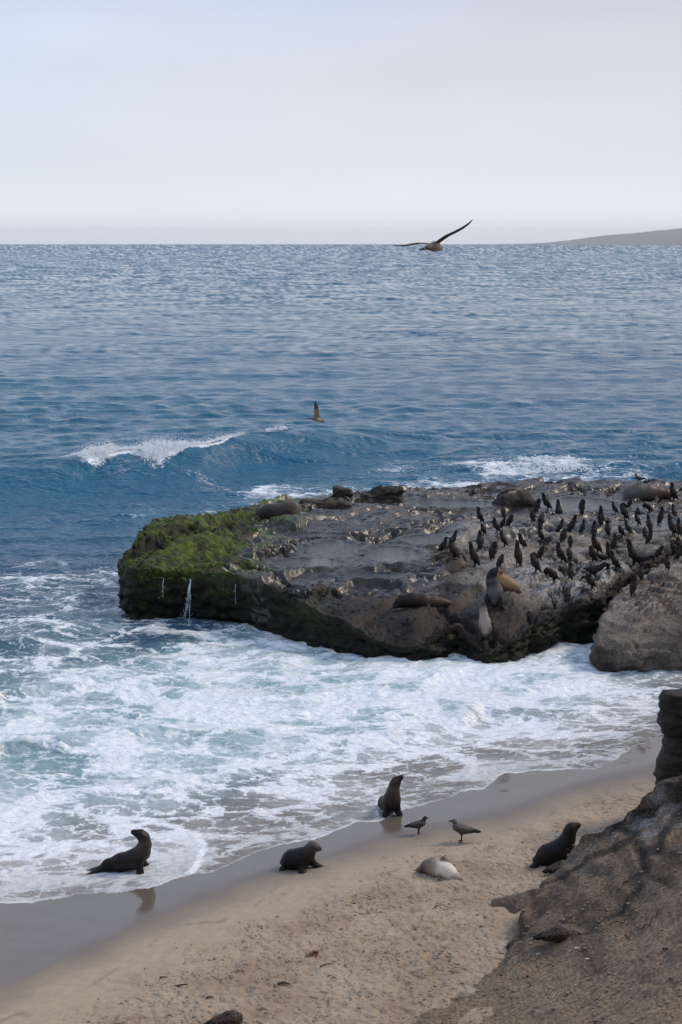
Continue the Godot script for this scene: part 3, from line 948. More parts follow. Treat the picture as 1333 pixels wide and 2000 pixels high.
# A sea lion from a spine of [x, y, z, radius, colour] (tail to nose) and flippers [from, elbow, tip].
func sea_lion(label: String, at: Vector3, turn: float, size: float, spine: Array, flippers: Array, dark: Color, cell := 0.022) -> Node3D:
	var bones := []
	for k in spine.size() - 1:
		var c: Color = spine[k][4].lerp(spine[k + 1][4], 0.5)
		bones.append([v3(spine[k]) * size, v3(spine[k + 1]) * size, spine[k][3] * size, spine[k + 1][3] * size, c])
	for f in flippers:
		var a := v3(f[0]) * size
		var b := v3(f[1]) * size
		var t := v3(f[2]) * size
		var w: float = (f[3] if f.size() > 3 else 0.075) * size
		bones.append([a, b, w, w * 0.85, dark])
		var side := (t - b).cross(Vector3.UP).normalized()
		var flat_n := side.cross(t - b).normalized()
		bones.append([b, t, w * 0.95, w * 0.35, dark, flat_n, 2.2])
	# ears and a broad dark nose
	var head := v3(spine[-2]) * size
	var nose := v3(spine[-1]) * size
	var fw := (nose - head).normalized()
	var sd := fw.cross(Vector3.UP).normalized()
	var up := sd.cross(fw)
	for s in [-1.0, 1.0]:
		var e: Vector3 = head + sd * s * spine[-2][3] * size * 0.92 - fw * 0.02 * size + up * 0.02 * size
		bones.append([e, e - fw * 0.035 * size + sd * s * 0.012 * size, 0.012 * size, 0.006 * size, dark])
	bones.append([nose, nose + fw * 0.012, spine[-1][3] * size * 0.75, spine[-1][3] * size * 0.5, Color(0.012, 0.010, 0.009)])
	var g := Grower.new()
	flesh(g, bones, cell, 0.07 * size)
	var root := Node3D.new()
	root.name = numbered("sea_lion")
	add_child(root)
	root.position = at
	root.rotation.y = deg_to_rad(turn)
	put("body", g.mesh(), mats.fur, root)
	if cell < 0.03:
		for s in [-1.0, 1.0]:
			var eye := put("eye", mats.eye_ball, mats.eye, root)
			var q: float = spine[-2][3] * size
			eye.position = head.lerp(nose, 0.42) + sd * s * q * 0.72 + up * q * 0.38
			eye.scale = Vector3.ONE * size
	tag(root, label, "sea lion", "sea lions of the cove")
	return root

func cormorant_bones(pose: int) -> Array:
	var k := Color(0.012, 0.011, 0.012)
	var br := Color(0.030, 0.023, 0.019)
	var wing := Color(0.018, 0.016, 0.018)
	var bill := Color(0.05, 0.045, 0.04)
	var b := []
	var body := func(tail: Vector3, rump: Vector3, belly: Vector3, chest: Vector3) -> void:
		b.append([tail, rump, 0.022, 0.055, k, Vector3(0.6, 0.7, 0).normalized(), 1.6])
		b.append([rump, belly, 0.074, 0.122, br])
		b.append([belly, chest, 0.122, 0.092, br])
		for s in [-1.0, 1.0]:
			b.append([chest + Vector3(-0.02, -0.02, 0.055 * s), rump + Vector3(-0.05, -0.03, 0.05 * s), 0.05, 0.022, wing])
			b.append([rump + Vector3(0.05, 0.03, 0.045 * s), Vector3(rump.x + 0.07, 0.05, 0.05 * s), 0.04, 0.015, k])
			b.append([Vector3(rump.x + 0.06, 0.015, 0.05 * s), Vector3(rump.x + 0.16, 0.012, 0.065 * s), 0.013, 0.022, k, Vector3.UP, 1.6])
	var neck := func(pts: Array, nose: Vector3) -> void:
		for q in pts.size() - 1:
			b.append([pts[q], pts[q + 1], lerpf(0.078, 0.040, q / float(pts.size() - 1)), lerpf(0.078, 0.040, (q + 1) / float(pts.size() - 1)), br if q == 0 else k])
		b.append([pts[-1], pts[-1].lerp(nose, 0.35), 0.037, 0.026, k])
		b.append([pts[-1].lerp(nose, 0.3), nose, 0.018, 0.008, bill])
	match pose:
		0:   # upright
			body.call(Vector3(-0.22, 0.07, 0), Vector3(-0.12, 0.20, 0), Vector3(-0.02, 0.32, 0), Vector3(0.05, 0.45, 0))
			neck.call([Vector3(0.06, 0.48, 0), Vector3(0.075, 0.56, 0), Vector3(0.06, 0.63, 0), Vector3(0.085, 0.675, 0)], Vector3(0.20, 0.69, 0.01))
		1:   # head turned back to preen
			body.call(Vector3(-0.21, 0.07, 0), Vector3(-0.11, 0.20, 0), Vector3(-0.01, 0.32, 0), Vector3(0.05, 0.43, 0))
			neck.call([Vector3(0.06, 0.46, 0), Vector3(0.10, 0.53, 0.02), Vector3(0.06, 0.57, 0.07), Vector3(-0.01, 0.52, 0.10)], Vector3(-0.06, 0.42, 0.11))
		2:   # hunched, neck drawn in
			body.call(Vector3(-0.20, 0.06, 0), Vector3(-0.11, 0.19, 0), Vector3(-0.02, 0.31, 0), Vector3(0.03, 0.42, 0))
			neck.call([Vector3(0.03, 0.45, 0), Vector3(0.05, 0.50, 0), Vector3(0.06, 0.53, 0)], Vector3(0.16, 0.49, 0.02))
		3:   # head down to the breast
			body.call(Vector3(-0.26, 0.15, 0), Vector3(-0.14, 0.24, 0), Vector3(-0.02, 0.34, 0), Vector3(0.08, 0.44, 0))
			neck.call([Vector3(0.10, 0.47, 0), Vector3(0.19, 0.50, 0), Vector3(0.24, 0.44, 0.01), Vector3(0.21, 0.36, 0.02)], Vector3(0.13, 0.29, 0.02))
		4:   # body level, tail out, neck hooked over
			body.call(Vector3(-0.40, 0.36, 0), Vector3(-0.24, 0.32, 0), Vector3(-0.06, 0.31, 0), Vector3(0.09, 0.36, 0))
			neck.call([Vector3(0.11, 0.38, 0), Vector3(0.22, 0.45, 0), Vector3(0.31, 0.43, 0.01), Vector3(0.31, 0.34, 0.02)], Vector3(0.23, 0.29, 0.02))
			b.append([Vector3(-0.10, 0.22, 0.04), Vector3(-0.02, 0.04, 0.05), 0.05, 0.016, k])
			b.append([Vector3(-0.10, 0.22, -0.04), Vector3(-0.02, 0.04, -0.05), 0.05, 0.016, k])
		5:   # one wing lifted
			body.call(Vector3(-0.21, 0.09, 0), Vector3(-0.12, 0.21, 0), Vector3(-0.02, 0.33, 0), Vector3(0.05, 0.45, 0))
			neck.call([Vector3(0.06, 0.47, 0), Vector3(0.09, 0.53, -0.02), Vector3(0.05, 0.56, -0.05)], Vector3(-0.03, 0.50, -0.08))
			b.append([Vector3(0.05, 0.46, 0.05), Vector3(0.19, 0.47, 0.10), 0.05, 0.035, wing])
			b.append([Vector3(0.19, 0.47, 0.10), Vector3(0.31, 0.33, 0.12), 0.045, 0.022, wing, Vector3(0, 0, 1), 1.6])
		6:   # neck stretched up
			body.call(Vector3(-0.19, 0.06, 0), Vector3(-0.10, 0.20, 0), Vector3(-0.01, 0.33, 0), Vector3(0.05, 0.46, 0))
			neck.call([Vector3(0.06, 0.49, 0), Vector3(0.08, 0.58, 0), Vector3(0.085, 0.66, 0), Vector3(0.10, 0.715, 0)], Vector3(0.20, 0.76, 0))
		7:   # crouched
			body.call(Vector3(-0.32, 0.13, 0), Vector3(-0.20, 0.13, 0), Vector3(-0.03, 0.13, 0), Vector3(0.10, 0.17, 0))
			neck.call([Vector3(0.12, 0.19, 0), Vector3(0.18, 0.24, 0), Vector3(0.20, 0.28, 0)], Vector3(0.31, 0.27, 0))
	return b

func gull_bones(brown: bool) -> Array:
	var body := Color(0.085, 0.068, 0.056) if brown else Color(0.115, 0.098, 0.085)
	var wing := Color(0.055, 0.044, 0.037) if brown else Color(0.085, 0.072, 0.062)
	var head := Color(0.04, 0.033, 0.029) if brown else Color(0.135, 0.115, 0.10)
	var tip := Color(0.014, 0.012, 0.012)
	var b := [
		[Vector3(-0.16, 0.25, 0), Vector3(0.0, 0.27, 0), 0.055, 0.098, body],
		[Vector3(0.0, 0.27, 0), Vector3(0.12, 0.31, 0), 0.098, 0.078, body],
		[Vector3(0.12, 0.32, 0), Vector3(0.155, 0.41, 0), 0.062, 0.043, head],
		[Vector3(0.155, 0.42, 0), Vector3(0.175, 0.445, 0), 0.045, 0.044, head],
		[Vector3(0.20, 0.44, 0), Vector3(0.275, 0.43, 0), 0.020, 0.011, Color(0.03, 0.025, 0.022)],
		[Vector3(-0.15, 0.25, 0), Vector3(-0.31, 0.23, 0), 0.045, 0.030, tip, Vector3.UP, 2.4],
	]
	for s in [-1.0, 1.0]:
		b.append([Vector3(0.09, 0.31, 0.06 * s), Vector3(-0.15, 0.27, 0.055 * s), 0.062, 0.038, wing])
		b.append([Vector3(-0.15, 0.27, 0.055 * s), Vector3(-0.36, 0.245, 0.015 * s), 0.034, 0.012, tip])
		b.append([Vector3(0.02, 0.20, 0.04 * s), Vector3(0.01, 0.02, 0.045 * s), 0.017, 0.012, Color(0.09, 0.065, 0.05)])
		b.append([Vector3(0.005, 0.012, 0.045 * s), Vector3(0.06, 0.010, 0.055 * s), 0.012, 0.022, Color(0.08, 0.06, 0.05), Vector3.UP, 1.8])
	return b

func resting_gull_bones() -> Array:
	var br := Color(0.055, 0.038, 0.029)
	var dk := Color(0.014, 0.012, 0.012)
	var pale := Color(0.15, 0.125, 0.105)
	var b := [
		[Vector3(-0.13, 0.09, 0), Vector3(0.04, 0.11, 0), 0.075, 0.118, br],
		[Vector3(0.04, 0.11, 0), Vector3(0.15, 0.12, 0), 0.118, 0.085, br],
		[Vector3(0.17, 0.09, 0), Vector3(0.20, 0.13, 0), 0.075, 0.05, pale],
		[Vector3(0.16, 0.18, 0), Vector3(0.11, 0.225, 0.02), 0.05, 0.047, pale],
		[Vector3(0.08, 0.225, 0.03), Vector3(0.01, 0.215, 0.05), 0.018, 0.010, dk],
		[Vector3(-0.14, 0.09, 0), Vector3(-0.28, 0.06, 0), 0.05, 0.03, dk, Vector3.UP, 2.0],
	]
	for s in [-1.0, 1.0]:
		b.append([Vector3(0.10, 0.14, 0.075 * s), Vector3(-0.14, 0.11, 0.06 * s), 0.062, 0.04, br])
		b.append([Vector3(-0.14, 0.11, 0.06 * s), Vector3(-0.33, 0.075, 0.02 * s), 0.034, 0.012, dk])
	return b

func bird(called: String, bones: Array, cell: float, mottle: float) -> ArrayMesh:
	var g := Grower.new()
	flesh(g, bones, cell, 0.03, mottle)
	return g.mesh()

# a wing through [centre, half chord, colour] stations; fwd is the chord's direction
func wing(g: Grower, stations: Array, fwd: Vector3) -> void:
	var rings := []
	for k in stations.size():
		var s = stations[k]
		var along: Vector3 = (stations[mini(k + 1, stations.size() - 1)][0] - stations[maxi(k - 1, 0)][0]).normalized()
		var th := along.cross(fwd).normalized()
		rings.append([s[0], fwd * s[1], th * (0.004 + 0.075 * s[1]), s[2]])
	loft(g, rings, 12)

# ---------------------------------------------------------------- the scene

func _ready() -> void:
	rng.seed = 5
	var cam := Camera3D.new()
	cam.name = "camera"
	cam.position = Vector3(0, 12, 0)
	cam.rotation_degrees = Vector3(-10.70, 0, 0)
	cam.fov = 39.59
	cam.near = 0.1
	cam.far = 30000.0
	add_child(cam)
	cam.current = true

	var env := Environment.new()
	env.background_mode = Environment.BG_SKY
	env.tonemap_mode = Environment.TONE_MAPPER_LINEAR
	env.tonemap_exposure = 1.24
	env.sdfgi_enabled = true
	env.ssao_enabled = true
	env.ssil_enabled = true
	env.volumetric_fog_enabled = true
	env.volumetric_fog_density = 0.00004
	env.volumetric_fog_albedo = Color(0.93, 0.95, 1.0)
	env.volumetric_fog_anisotropy = 0.85
	var sky := Sky.new()
	var pano := PanoramaSkyMaterial.new()
	pano.panorama = make_sky()
	sky.sky_material = pano
	env.sky = sky
	var we := WorldEnvironment.new()
	we.name = "surroundings"
	we.environment = env
	add_child(we)

	var sun := DirectionalLight3D.new()
	sun.name = "sun"
	sun.light_color = Color(1.0, 0.93, 0.84)
	sun.light_energy = 0.5
	sun.light_angular_distance = 11.0
	sun.shadow_enabled = true
	add_child(sun)
	sun.look_at_from_position(Vector3.ZERO, -Vector3(0.72, 0.80, -0.30))

	# shared noises and lines
	for k in 902:
		edge_table.append(line_at(EDGE, -20.0 + k * 0.05))
		wet_table.append(line_at(WET, -20.0 + k * 0.05))
	var wob := noise(0.5, 4, 77)
	for k in 902:
		edge_table[k] += 0.28 * wob.get_noise_1d(k * 0.05 * 2.2)
	for pass_no in 3:
		for k in range(1, 901):
			wet_table[k] = (wet_table[k - 1] + wet_table[k] * 2.0 + wet_table[k + 1]) / 4.0
	sand_lumps = noise(2.2, 4, 51)
	sand_pits = noise(2.6, 3, 52)
	sand_patch = noise(0.35, 3, 53)
	n_big = noise(0.45, 3, 61)
	n_mid = noise(1.5, 4, 62)
	n_fine = noise(5.5, 3, 63)
	n_ridge = noise(1.2, 3, 64, FastNoiseLite.TYPE_SIMPLEX_SMOOTH, true)
	n_patch = noise(0.6, 4, 65)
	n_spot = noise(1.7, 3, 66)
	n_lump = noise(0.85, 1, 67, FastNoiseLite.TYPE_CELLULAR)
	n_lump.cellular_return_type = FastNoiseLite.RETURN_DISTANCE
	n_crack = noise(0.42, 1, 68, FastNoiseLite.TYPE_CELLULAR)
	n_crack.cellular_return_type = FastNoiseLite.RETURN_DISTANCE2_SUB

	make_sea()
	make_beach()
	make_headland()
	make_rocks()
	make_surf()
	make_animals()
	var clod := StandardMaterial3D.new()
	clod.albedo_color = Color(0.34, 0.26, 0.185).linear_to_srgb()
	clod.roughness = 1.0
	mats.sand_clod = clod
	var grit := StandardMaterial3D.new()
	grit.albedo_color = Color(0.21, 0.16, 0.12).linear_to_srgb()
	grit.roughness = 0.9
	mats.grit = grit
	make_debris()

func make_sky() -> ImageTexture:
	var w := 1024
	var h := 512
	var im := Image.create(w, h, false, Image.FORMAT_RGBAF)
	var veil := noise(1.1, 4, 91)
	var tone := noise(0.9, 3, 92)
	var glow := Color(0.79, 0.81, 0.845)
	var low := Color(0.655, 0.68, 0.73)
	var rise := Color(0.485, 0.535, 0.635)
	var mid := Color(0.37, 0.475, 0.68)
	var high := Color(0.37, 0.47, 0.67)
	for j in h:
		var el := (0.5 - (j + 0.5) / h) * PI
		var deg := rad_to_deg(el)
		for i in w:
			var az := (i + 0.5) / w * TAU
			var d := Vector3(cos(el) * sin(az), sin(el), cos(el) * cos(az))
			var c := glow
			if deg > 0.0:
				c = glow.lerp(low, soft_step(0.2, 3.5, deg)).lerp(rise, soft_step(1.0, 12.0, deg)).lerp(mid, soft_step(9.0, 42.0, deg)).lerp(high, soft_step(38.0, 90.0, deg))
				var q := veil.get_noise_3d(d.x * 1.6, d.y * 7.0, d.z * 1.6)
				c = c * (1.0 + 0.14 * q * soft_step(0.0, 8.0, deg))
				var t := tone.get_noise_3d(d.x * 1.5 + 3.0, d.y * 5.0, d.z * 1.5) * soft_step(1.0, 8.0, deg) + 0.35 * tanh(d.x * 5.0)
				c.r *= 1.0 + 0.11 * t
				c.b *= 1.0 - 0.06 * t
			c.a = 1.0
			im.set_pixel(i, j, c)
	return ImageTexture.create_from_image(im)

func make_headland() -> void:
	var m := StandardMaterial3D.new()
	m.vertex_color_use_as_albedo = true
	m.roughness = 1.0
	var g := noise(0.0007, 4, 71)
	var v := PackedVector3Array()
	var c := PackedColorArray()
	var nc := 120
	var nr := 24
	for r in nr:
		for k in nc:
			var x := 1600.0 + 5000.0 * k / (nc - 1.0)
			var z := -13200.0 - 2400.0 * r / (nr - 1.0)
			var along := soft_step(1600.0, 3700.0, x)
			var across := sin(PI * clampf((r + 0.0) / (nr - 1.0), 0.0, 1.0))
			v.append(Vector3(x, -3.0 + (165.0 * along + 26.0 * g.get_noise_2d(x, z)) * pow(across, 0.6), z))
			c.append(Color(0.33, 0.31, 0.26))
	kind(put_grid("headland", v, c, PackedVector2Array(), nr, nc, m, self), "structure")

var top_main: Field
var top_right: Field
var top_front: Field
func make_pools(pools: Array) -> void:
	var m := StandardMaterial3D.new()
	m.albedo_color = Color(0.17, 0.17, 0.17)
	m.roughness = 0.12
	m.metallic_specular = 0.5
	m.heightmap_enabled = true
	m.heightmap_texture = noise_texture(noise(0.02, 4, 22), 512)
	m.heightmap_scale = 2.5
	m.uv1_triplanar = true
	m.uv1_world_triplanar = true
	m.uv1_scale = Vector3(0.5, 0.5, 1.0)
	var wob := noise(0.9, 2, 55)
	for q in pools.size():
		var w = pools[q]
		var g := Grower.new()
		g.v.append(Vector3.ZERO)
		for k in 40:
			var a := TAU * k / 40.0
			var rr := 0.97 + 0.10 * wob.get_noise_2d(cos(a) * 2.0 + q * 9.0, sin(a) * 2.0)
			g.v.append(Vector3(cos(a) * w[2] * rr, 0, sin(a) * w[3] * rr))
			g.i.append_array(PackedInt32Array([0, 1 + k, 1 + (k + 1) % 40]))
		for k in 41:
			g.n.append(Vector3.UP)
			g.c.append(Color.WHITE)
		var o := put(numbered("tide_pool"), g.mesh(), m)
		o.position = Vector3(w[0], w[4], w[1])
		tag(o, POOLS[q][4], "tide pool", "pools on the shelf")

func make_rocks() -> void:
	mats.rock = rock_material(0.26, 0.75, 1.0, 2.6)
	mats.wet_rock = rock_material(0.24, 0.42, 0.7, 0.8)
	mats.wet_rock.metallic_specular = 0.5
	mats.dry_rock = rock_material(0.75, 1.0, 1.2, 3.2)
	var ml := points(MAIN_LIP)
	var tm := field(MAIN_TOP + MAIN_LIP, -14.0, -72.0, 24.0, -36.0, 0.4)
	top_main = heights_over(-10, -70, 22, -36)
	var pools := []
	for w in POOLS:
		pools.append([w[0], w[1], w[2] * 1.05, w[3] * 1.1, tm.at(w[0], w[1])])
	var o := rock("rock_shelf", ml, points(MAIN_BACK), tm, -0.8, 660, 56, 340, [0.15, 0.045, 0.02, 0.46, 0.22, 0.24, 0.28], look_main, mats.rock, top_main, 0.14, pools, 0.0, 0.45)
	tag(o, "long dark rock shelf with mossy green seaward end, in the surf", "rock")
	make_pools(pools)
	var tr := field(RIGHT_TOP + RIGHT_LIP, 6.0, -52.0, 20.0, -34.0, 0.3)
	top_right = heights_over(6, -50, 18, -36)
	o = rock("rock_shelf_001", points(RIGHT_LIP), points(RIGHT_BACK), tr, -0.8, 260, 44, 120, [0.14, 0.10, 0.03, 0.36, 0.16, 0.16], look_right, mats.dry_rock, top_right, 0.30, [], 0.2, 0.75)
	tag(o, "pale weathered boulder at the right edge, split from the shelf by a dark crack", "rock")
	used["rock_shelf"] = 2
	# foreground outcrop under the viewpoint, running out of the picture to the right
	var fl := points(FRONT_LIP)
	var back: Array[Vector3] = []
	for k in fl.size():
		var t := k / float(fl.size() - 1)
		back.append(Vector3(lerpf(17.0, 9.0, t), lerpf(7.0, 6.0, t), lerpf(-27.0, -8.0, t)))
	var tf := field(FRONT_TOP + [17.0, -27.0, 7.0, 13.0, -18.0, 5.5, 9.0, -8.0, 5.0, 8.0, -14.0, 3.2, 12.0, -24.0, 4.8, 3.0, -14.0, 1.6, 1.0, -13.0, 1.2], -4.0, -32.0, 20.0, -4.0, 0.3, 1.9, 0.9)
	top_front = heights_over(-3, -31, 16, -6)
	o = rock("rock_outcrop", fl, back, tf, -0.6, 300, 26, 260, [0.16, 0.07, 0.025, 0.16, 0.05, 0.06], look_front, mats.dry_rock, top_front, 0.05, [], 0.2)
	tag(o, "sloping brown sandstone outcrop in the lower right corner, half covered by sand", "rock")
	# dark wave-cut stack behind the outcrop, at the right edge
	boulder("dark layered rock stack with an overhanging top at the right edge of the beach", Vector3(6.72, -0.15, -27.6), [
		[Vector3(0.02, 2.95, 0), Vector3(2.6, 3.05, -0.3), 0.30, 0.4, Color.BLACK],
		[Vector3(0.06, 2.62, 0), Vector3(2.6, 2.6, -0.3), 0.33, 0.4, Color.BLACK],
		[Vector3(0.24, 2.25, 0), Vector3(2.6, 2.2, -0.3), 0.36, 0.5, Color.BLACK],
		[Vector3(0.20, 1.85, 0), Vector3(2.6, 1.8, -0.3), 0.38, 0.5, Color.BLACK],
		[Vector3(0.12, 1.5, 0), Vector3(2.6, 1.4, -0.3), 0.42, 0.5, Color.BLACK],
		[Vector3(0.30, 1.0, 0), Vector3(2.6, 0.9, -0.3), 0.50, 0.6, Color.BLACK],
		[Vector3(0.4, 0.3, 0), Vector3(2.6, 0.2, -0.3), 0.6, 0.7, Color.BLACK]], 0.055, [0.06, 0.05, 0.02, 0.11], look_dark, "rock_stack")
	boulder("smooth dark boulder wedged below the layered rock stack, above the outcrop", Vector3(6.45, -0.05, -26.2), [
		[Vector3(0.0, 1.35, 0), Vector3(1.6, 1.5, 0), 0.45, 0.6, Color.BLACK],
		[Vector3(-0.1, 0.5, 0.2), Vector3(1.6, 0.5, 0), 0.55, 0.7, Color.BLACK]], 0.08, [0.06, 0.05, 0.01], look_dark)
	# rounded boulders along the shelf's far edge
	make_boulders()
	boulder("low dark slab half buried in sand at the outcrop's left foot", Vector3(SLAB[0], sand_plain(SLAB[0], SLAB[1]), SLAB[1]), [
		[Vector3(-0.30, 0.0, 0.05), Vector3(0.5, 0.06, -0.05), 0.13, 0.16, Color.BLACK], [Vector3(0.0, -0.05, 0.25), Vector3(0.6, 0.0, 0.2), 0.12, 0.16, Color.BLACK]], 0.035, [0.05, 0.04, 0.01], look_front, "rock_slab")
	make_bluff()

func spot(f: Field, x: float, z: float, sink := 0.0) -> Vector3:
	return Vector3(x, stand(f, x, z) - sink, z)

func make_bluff() -> void:                                   # the sandstone bluff that the viewpoint stands on
	var v := PackedVector3Array()
	var c := PackedColorArray()
	var nc := 160
	var prof := [[-8.0, -0.6], [-7.2, 1.0], [-6.2, 3.0], [-5.0, 5.2], [-4.0, 7.4], [-3.0, 9.2], [-1.9, 10.2], [0.0, 10.4], [6.0, 10.5], [40.0, 11.0]]
	for r in prof.size():
		for k in nc:
			var x := -60.0 + 120.0 * k / (nc - 1.0)
			var p := Vector3(x, prof[r][1], prof[r][0] + 0.02 * absf(x) * 8.0 * soft_step(6.0, 40.0, absf(x)))
			p += Vector3(0, 0.25, 0.5) * n_big.get_noise_3dv(p) * (1.0 if r < 7 else 0.3)
			v.append(p)
			c.append(look_front(p, 0.5, 1.0))
	kind(put_grid("bluff", v, c, PackedVector2Array(), prof.size(), nc, mats.dry_rock, self), "structure")

func make_boulders() -> void:
	var k := Color.BLACK
	boulder("smooth domed boulder beside the green weed, left end of the shelf's far edge", spot(top_main, -2.43, -54.63, 0.04), [[Vector3(-0.45, 0.02, 0), Vector3(0.4, 0.10, 0.0), 0.36, 0.40, k], [Vector3(-0.7, -0.1, 0.1), Vector3(0.7, -0.1, 0.1), 0.25, 0.25, k]], 0.06, [0.06, 0.04, 0.01], look_boulder)
	boulder("long flat dark boulder, second from left along the shelf's far edge", spot(top_main, -0.67, -58.03, 0.0), [[Vector3(-0.85, 0.20, 0), Vector3(0.2, 0.12, 0.0), 0.22, 0.26, k], [Vector3(0.2, 0.08, 0), Vector3(0.95, 0.02, 0.1), 0.26, 0.2, k], [Vector3(-0.7, -0.05, 0), Vector3(0.7, -0.1, 0), 0.25, 0.25, k]], 0.06, [0.12, 0.12, 0.04, 0.10], look_boulder)
	boulder("small lumpy boulder behind the long flat one at the shelf's far edge", spot(top_main, 0.03, -59.75, -0.1), [[Vector3(-0.15, 0.12, 0), Vector3(0.25, 0.08, 0.0), 0.24, 0.22, k]], 0.05, [0.10, 0.12, 0.04, 0.10], look_boulder)
	boulder("long ridged boulder rising to the right at the shelf's far edge", spot(top_main, 1.61, -61.55, -0.02), [[Vector3(-0.9, 0.02, 0.2), Vector3(0.1, 0.22, 0), 0.22, 0.30, k], [Vector3(0.1, 0.25, 0), Vector3(0.95, 0.42, -0.2), 0.30, 0.24, k], [Vector3(-0.2, 0.4, -0.2), Vector3(0.5, 0.5, -0.3), 0.14, 0.16, k], [Vector3(-0.5, -0.1, 0), Vector3(0.9, -0.05, 0), 0.3, 0.3, k]], 0.06, [0.12, 0.14, 0.05, 0.12], look_boulder)
	boulder("low crusted boulder under the resting sea lions at the back of the shelf", spot(top_main, 7.64, -62.07), [[Vector3(-0.55, 0.12, 0.2), Vector3(0.5, 0.22, -0.1), 0.34, 0.36, k], [Vector3(-0.7, -0.05, 0.3), Vector3(0.75, 0.0, 0.0), 0.3, 0.3, k]], 0.06, [0.10, 0.08, 0.025], look_boulder)

func look_boulder(p: Vector3, up: float, face: float) -> Color:
	var a := n_patch.get_noise_3dv(p)
	var b := n_spot.get_noise_3dv(p)
	var col := Color(0.06, 0.048, 0.04).lerp(Color(0.13, 0.102, 0.08), clampf(0.5 + a * 1.4, 0.0, 1.0))
	col = col.lerp(Color(0.04, 0.036, 0.034), clampf(b * 1.6, 0.0, 0.85))
	col.a = 1.0
	return col

# ---------------------------------------------------------------- white water, trickles, tide pools

func spray(called: String, seeds: int, count: int, where: Callable) -> void:
	var ball := SphereMesh.new()
	ball.radius = 1.0
	ball.height = 2.0
	ball.radial_segments = 8
	ball.rings = 5
	var m: StandardMaterial3D = mats.foam
	var mm := MultiMesh.new()
	mm.transform_format = MultiMesh.TRANSFORM_3D
	mm.mesh = ball
	mm.instance_count = count
	rng.seed = seeds
	for k in count:
		var t: Transform3D = where.call()
		mm.set_instance_transform(k, t)
	var o := MultiMeshInstance3D.new()
	o.name = called
	o.multimesh = mm
	o.material_override = m
	add_child(o)
	kind(o, "stuff")

func lump(p: Vector3, r: float) -> Transform3D:
	return Transform3D(Basis.from_euler(Vector3(rng.randf() * TAU, rng.randf() * TAU, 0)).scaled(Vector3(r * rng.randf_range(0.7, 1.5), r * rng.randf_range(0.6, 1.1), r * rng.randf_range(0.7, 1.4))), p)

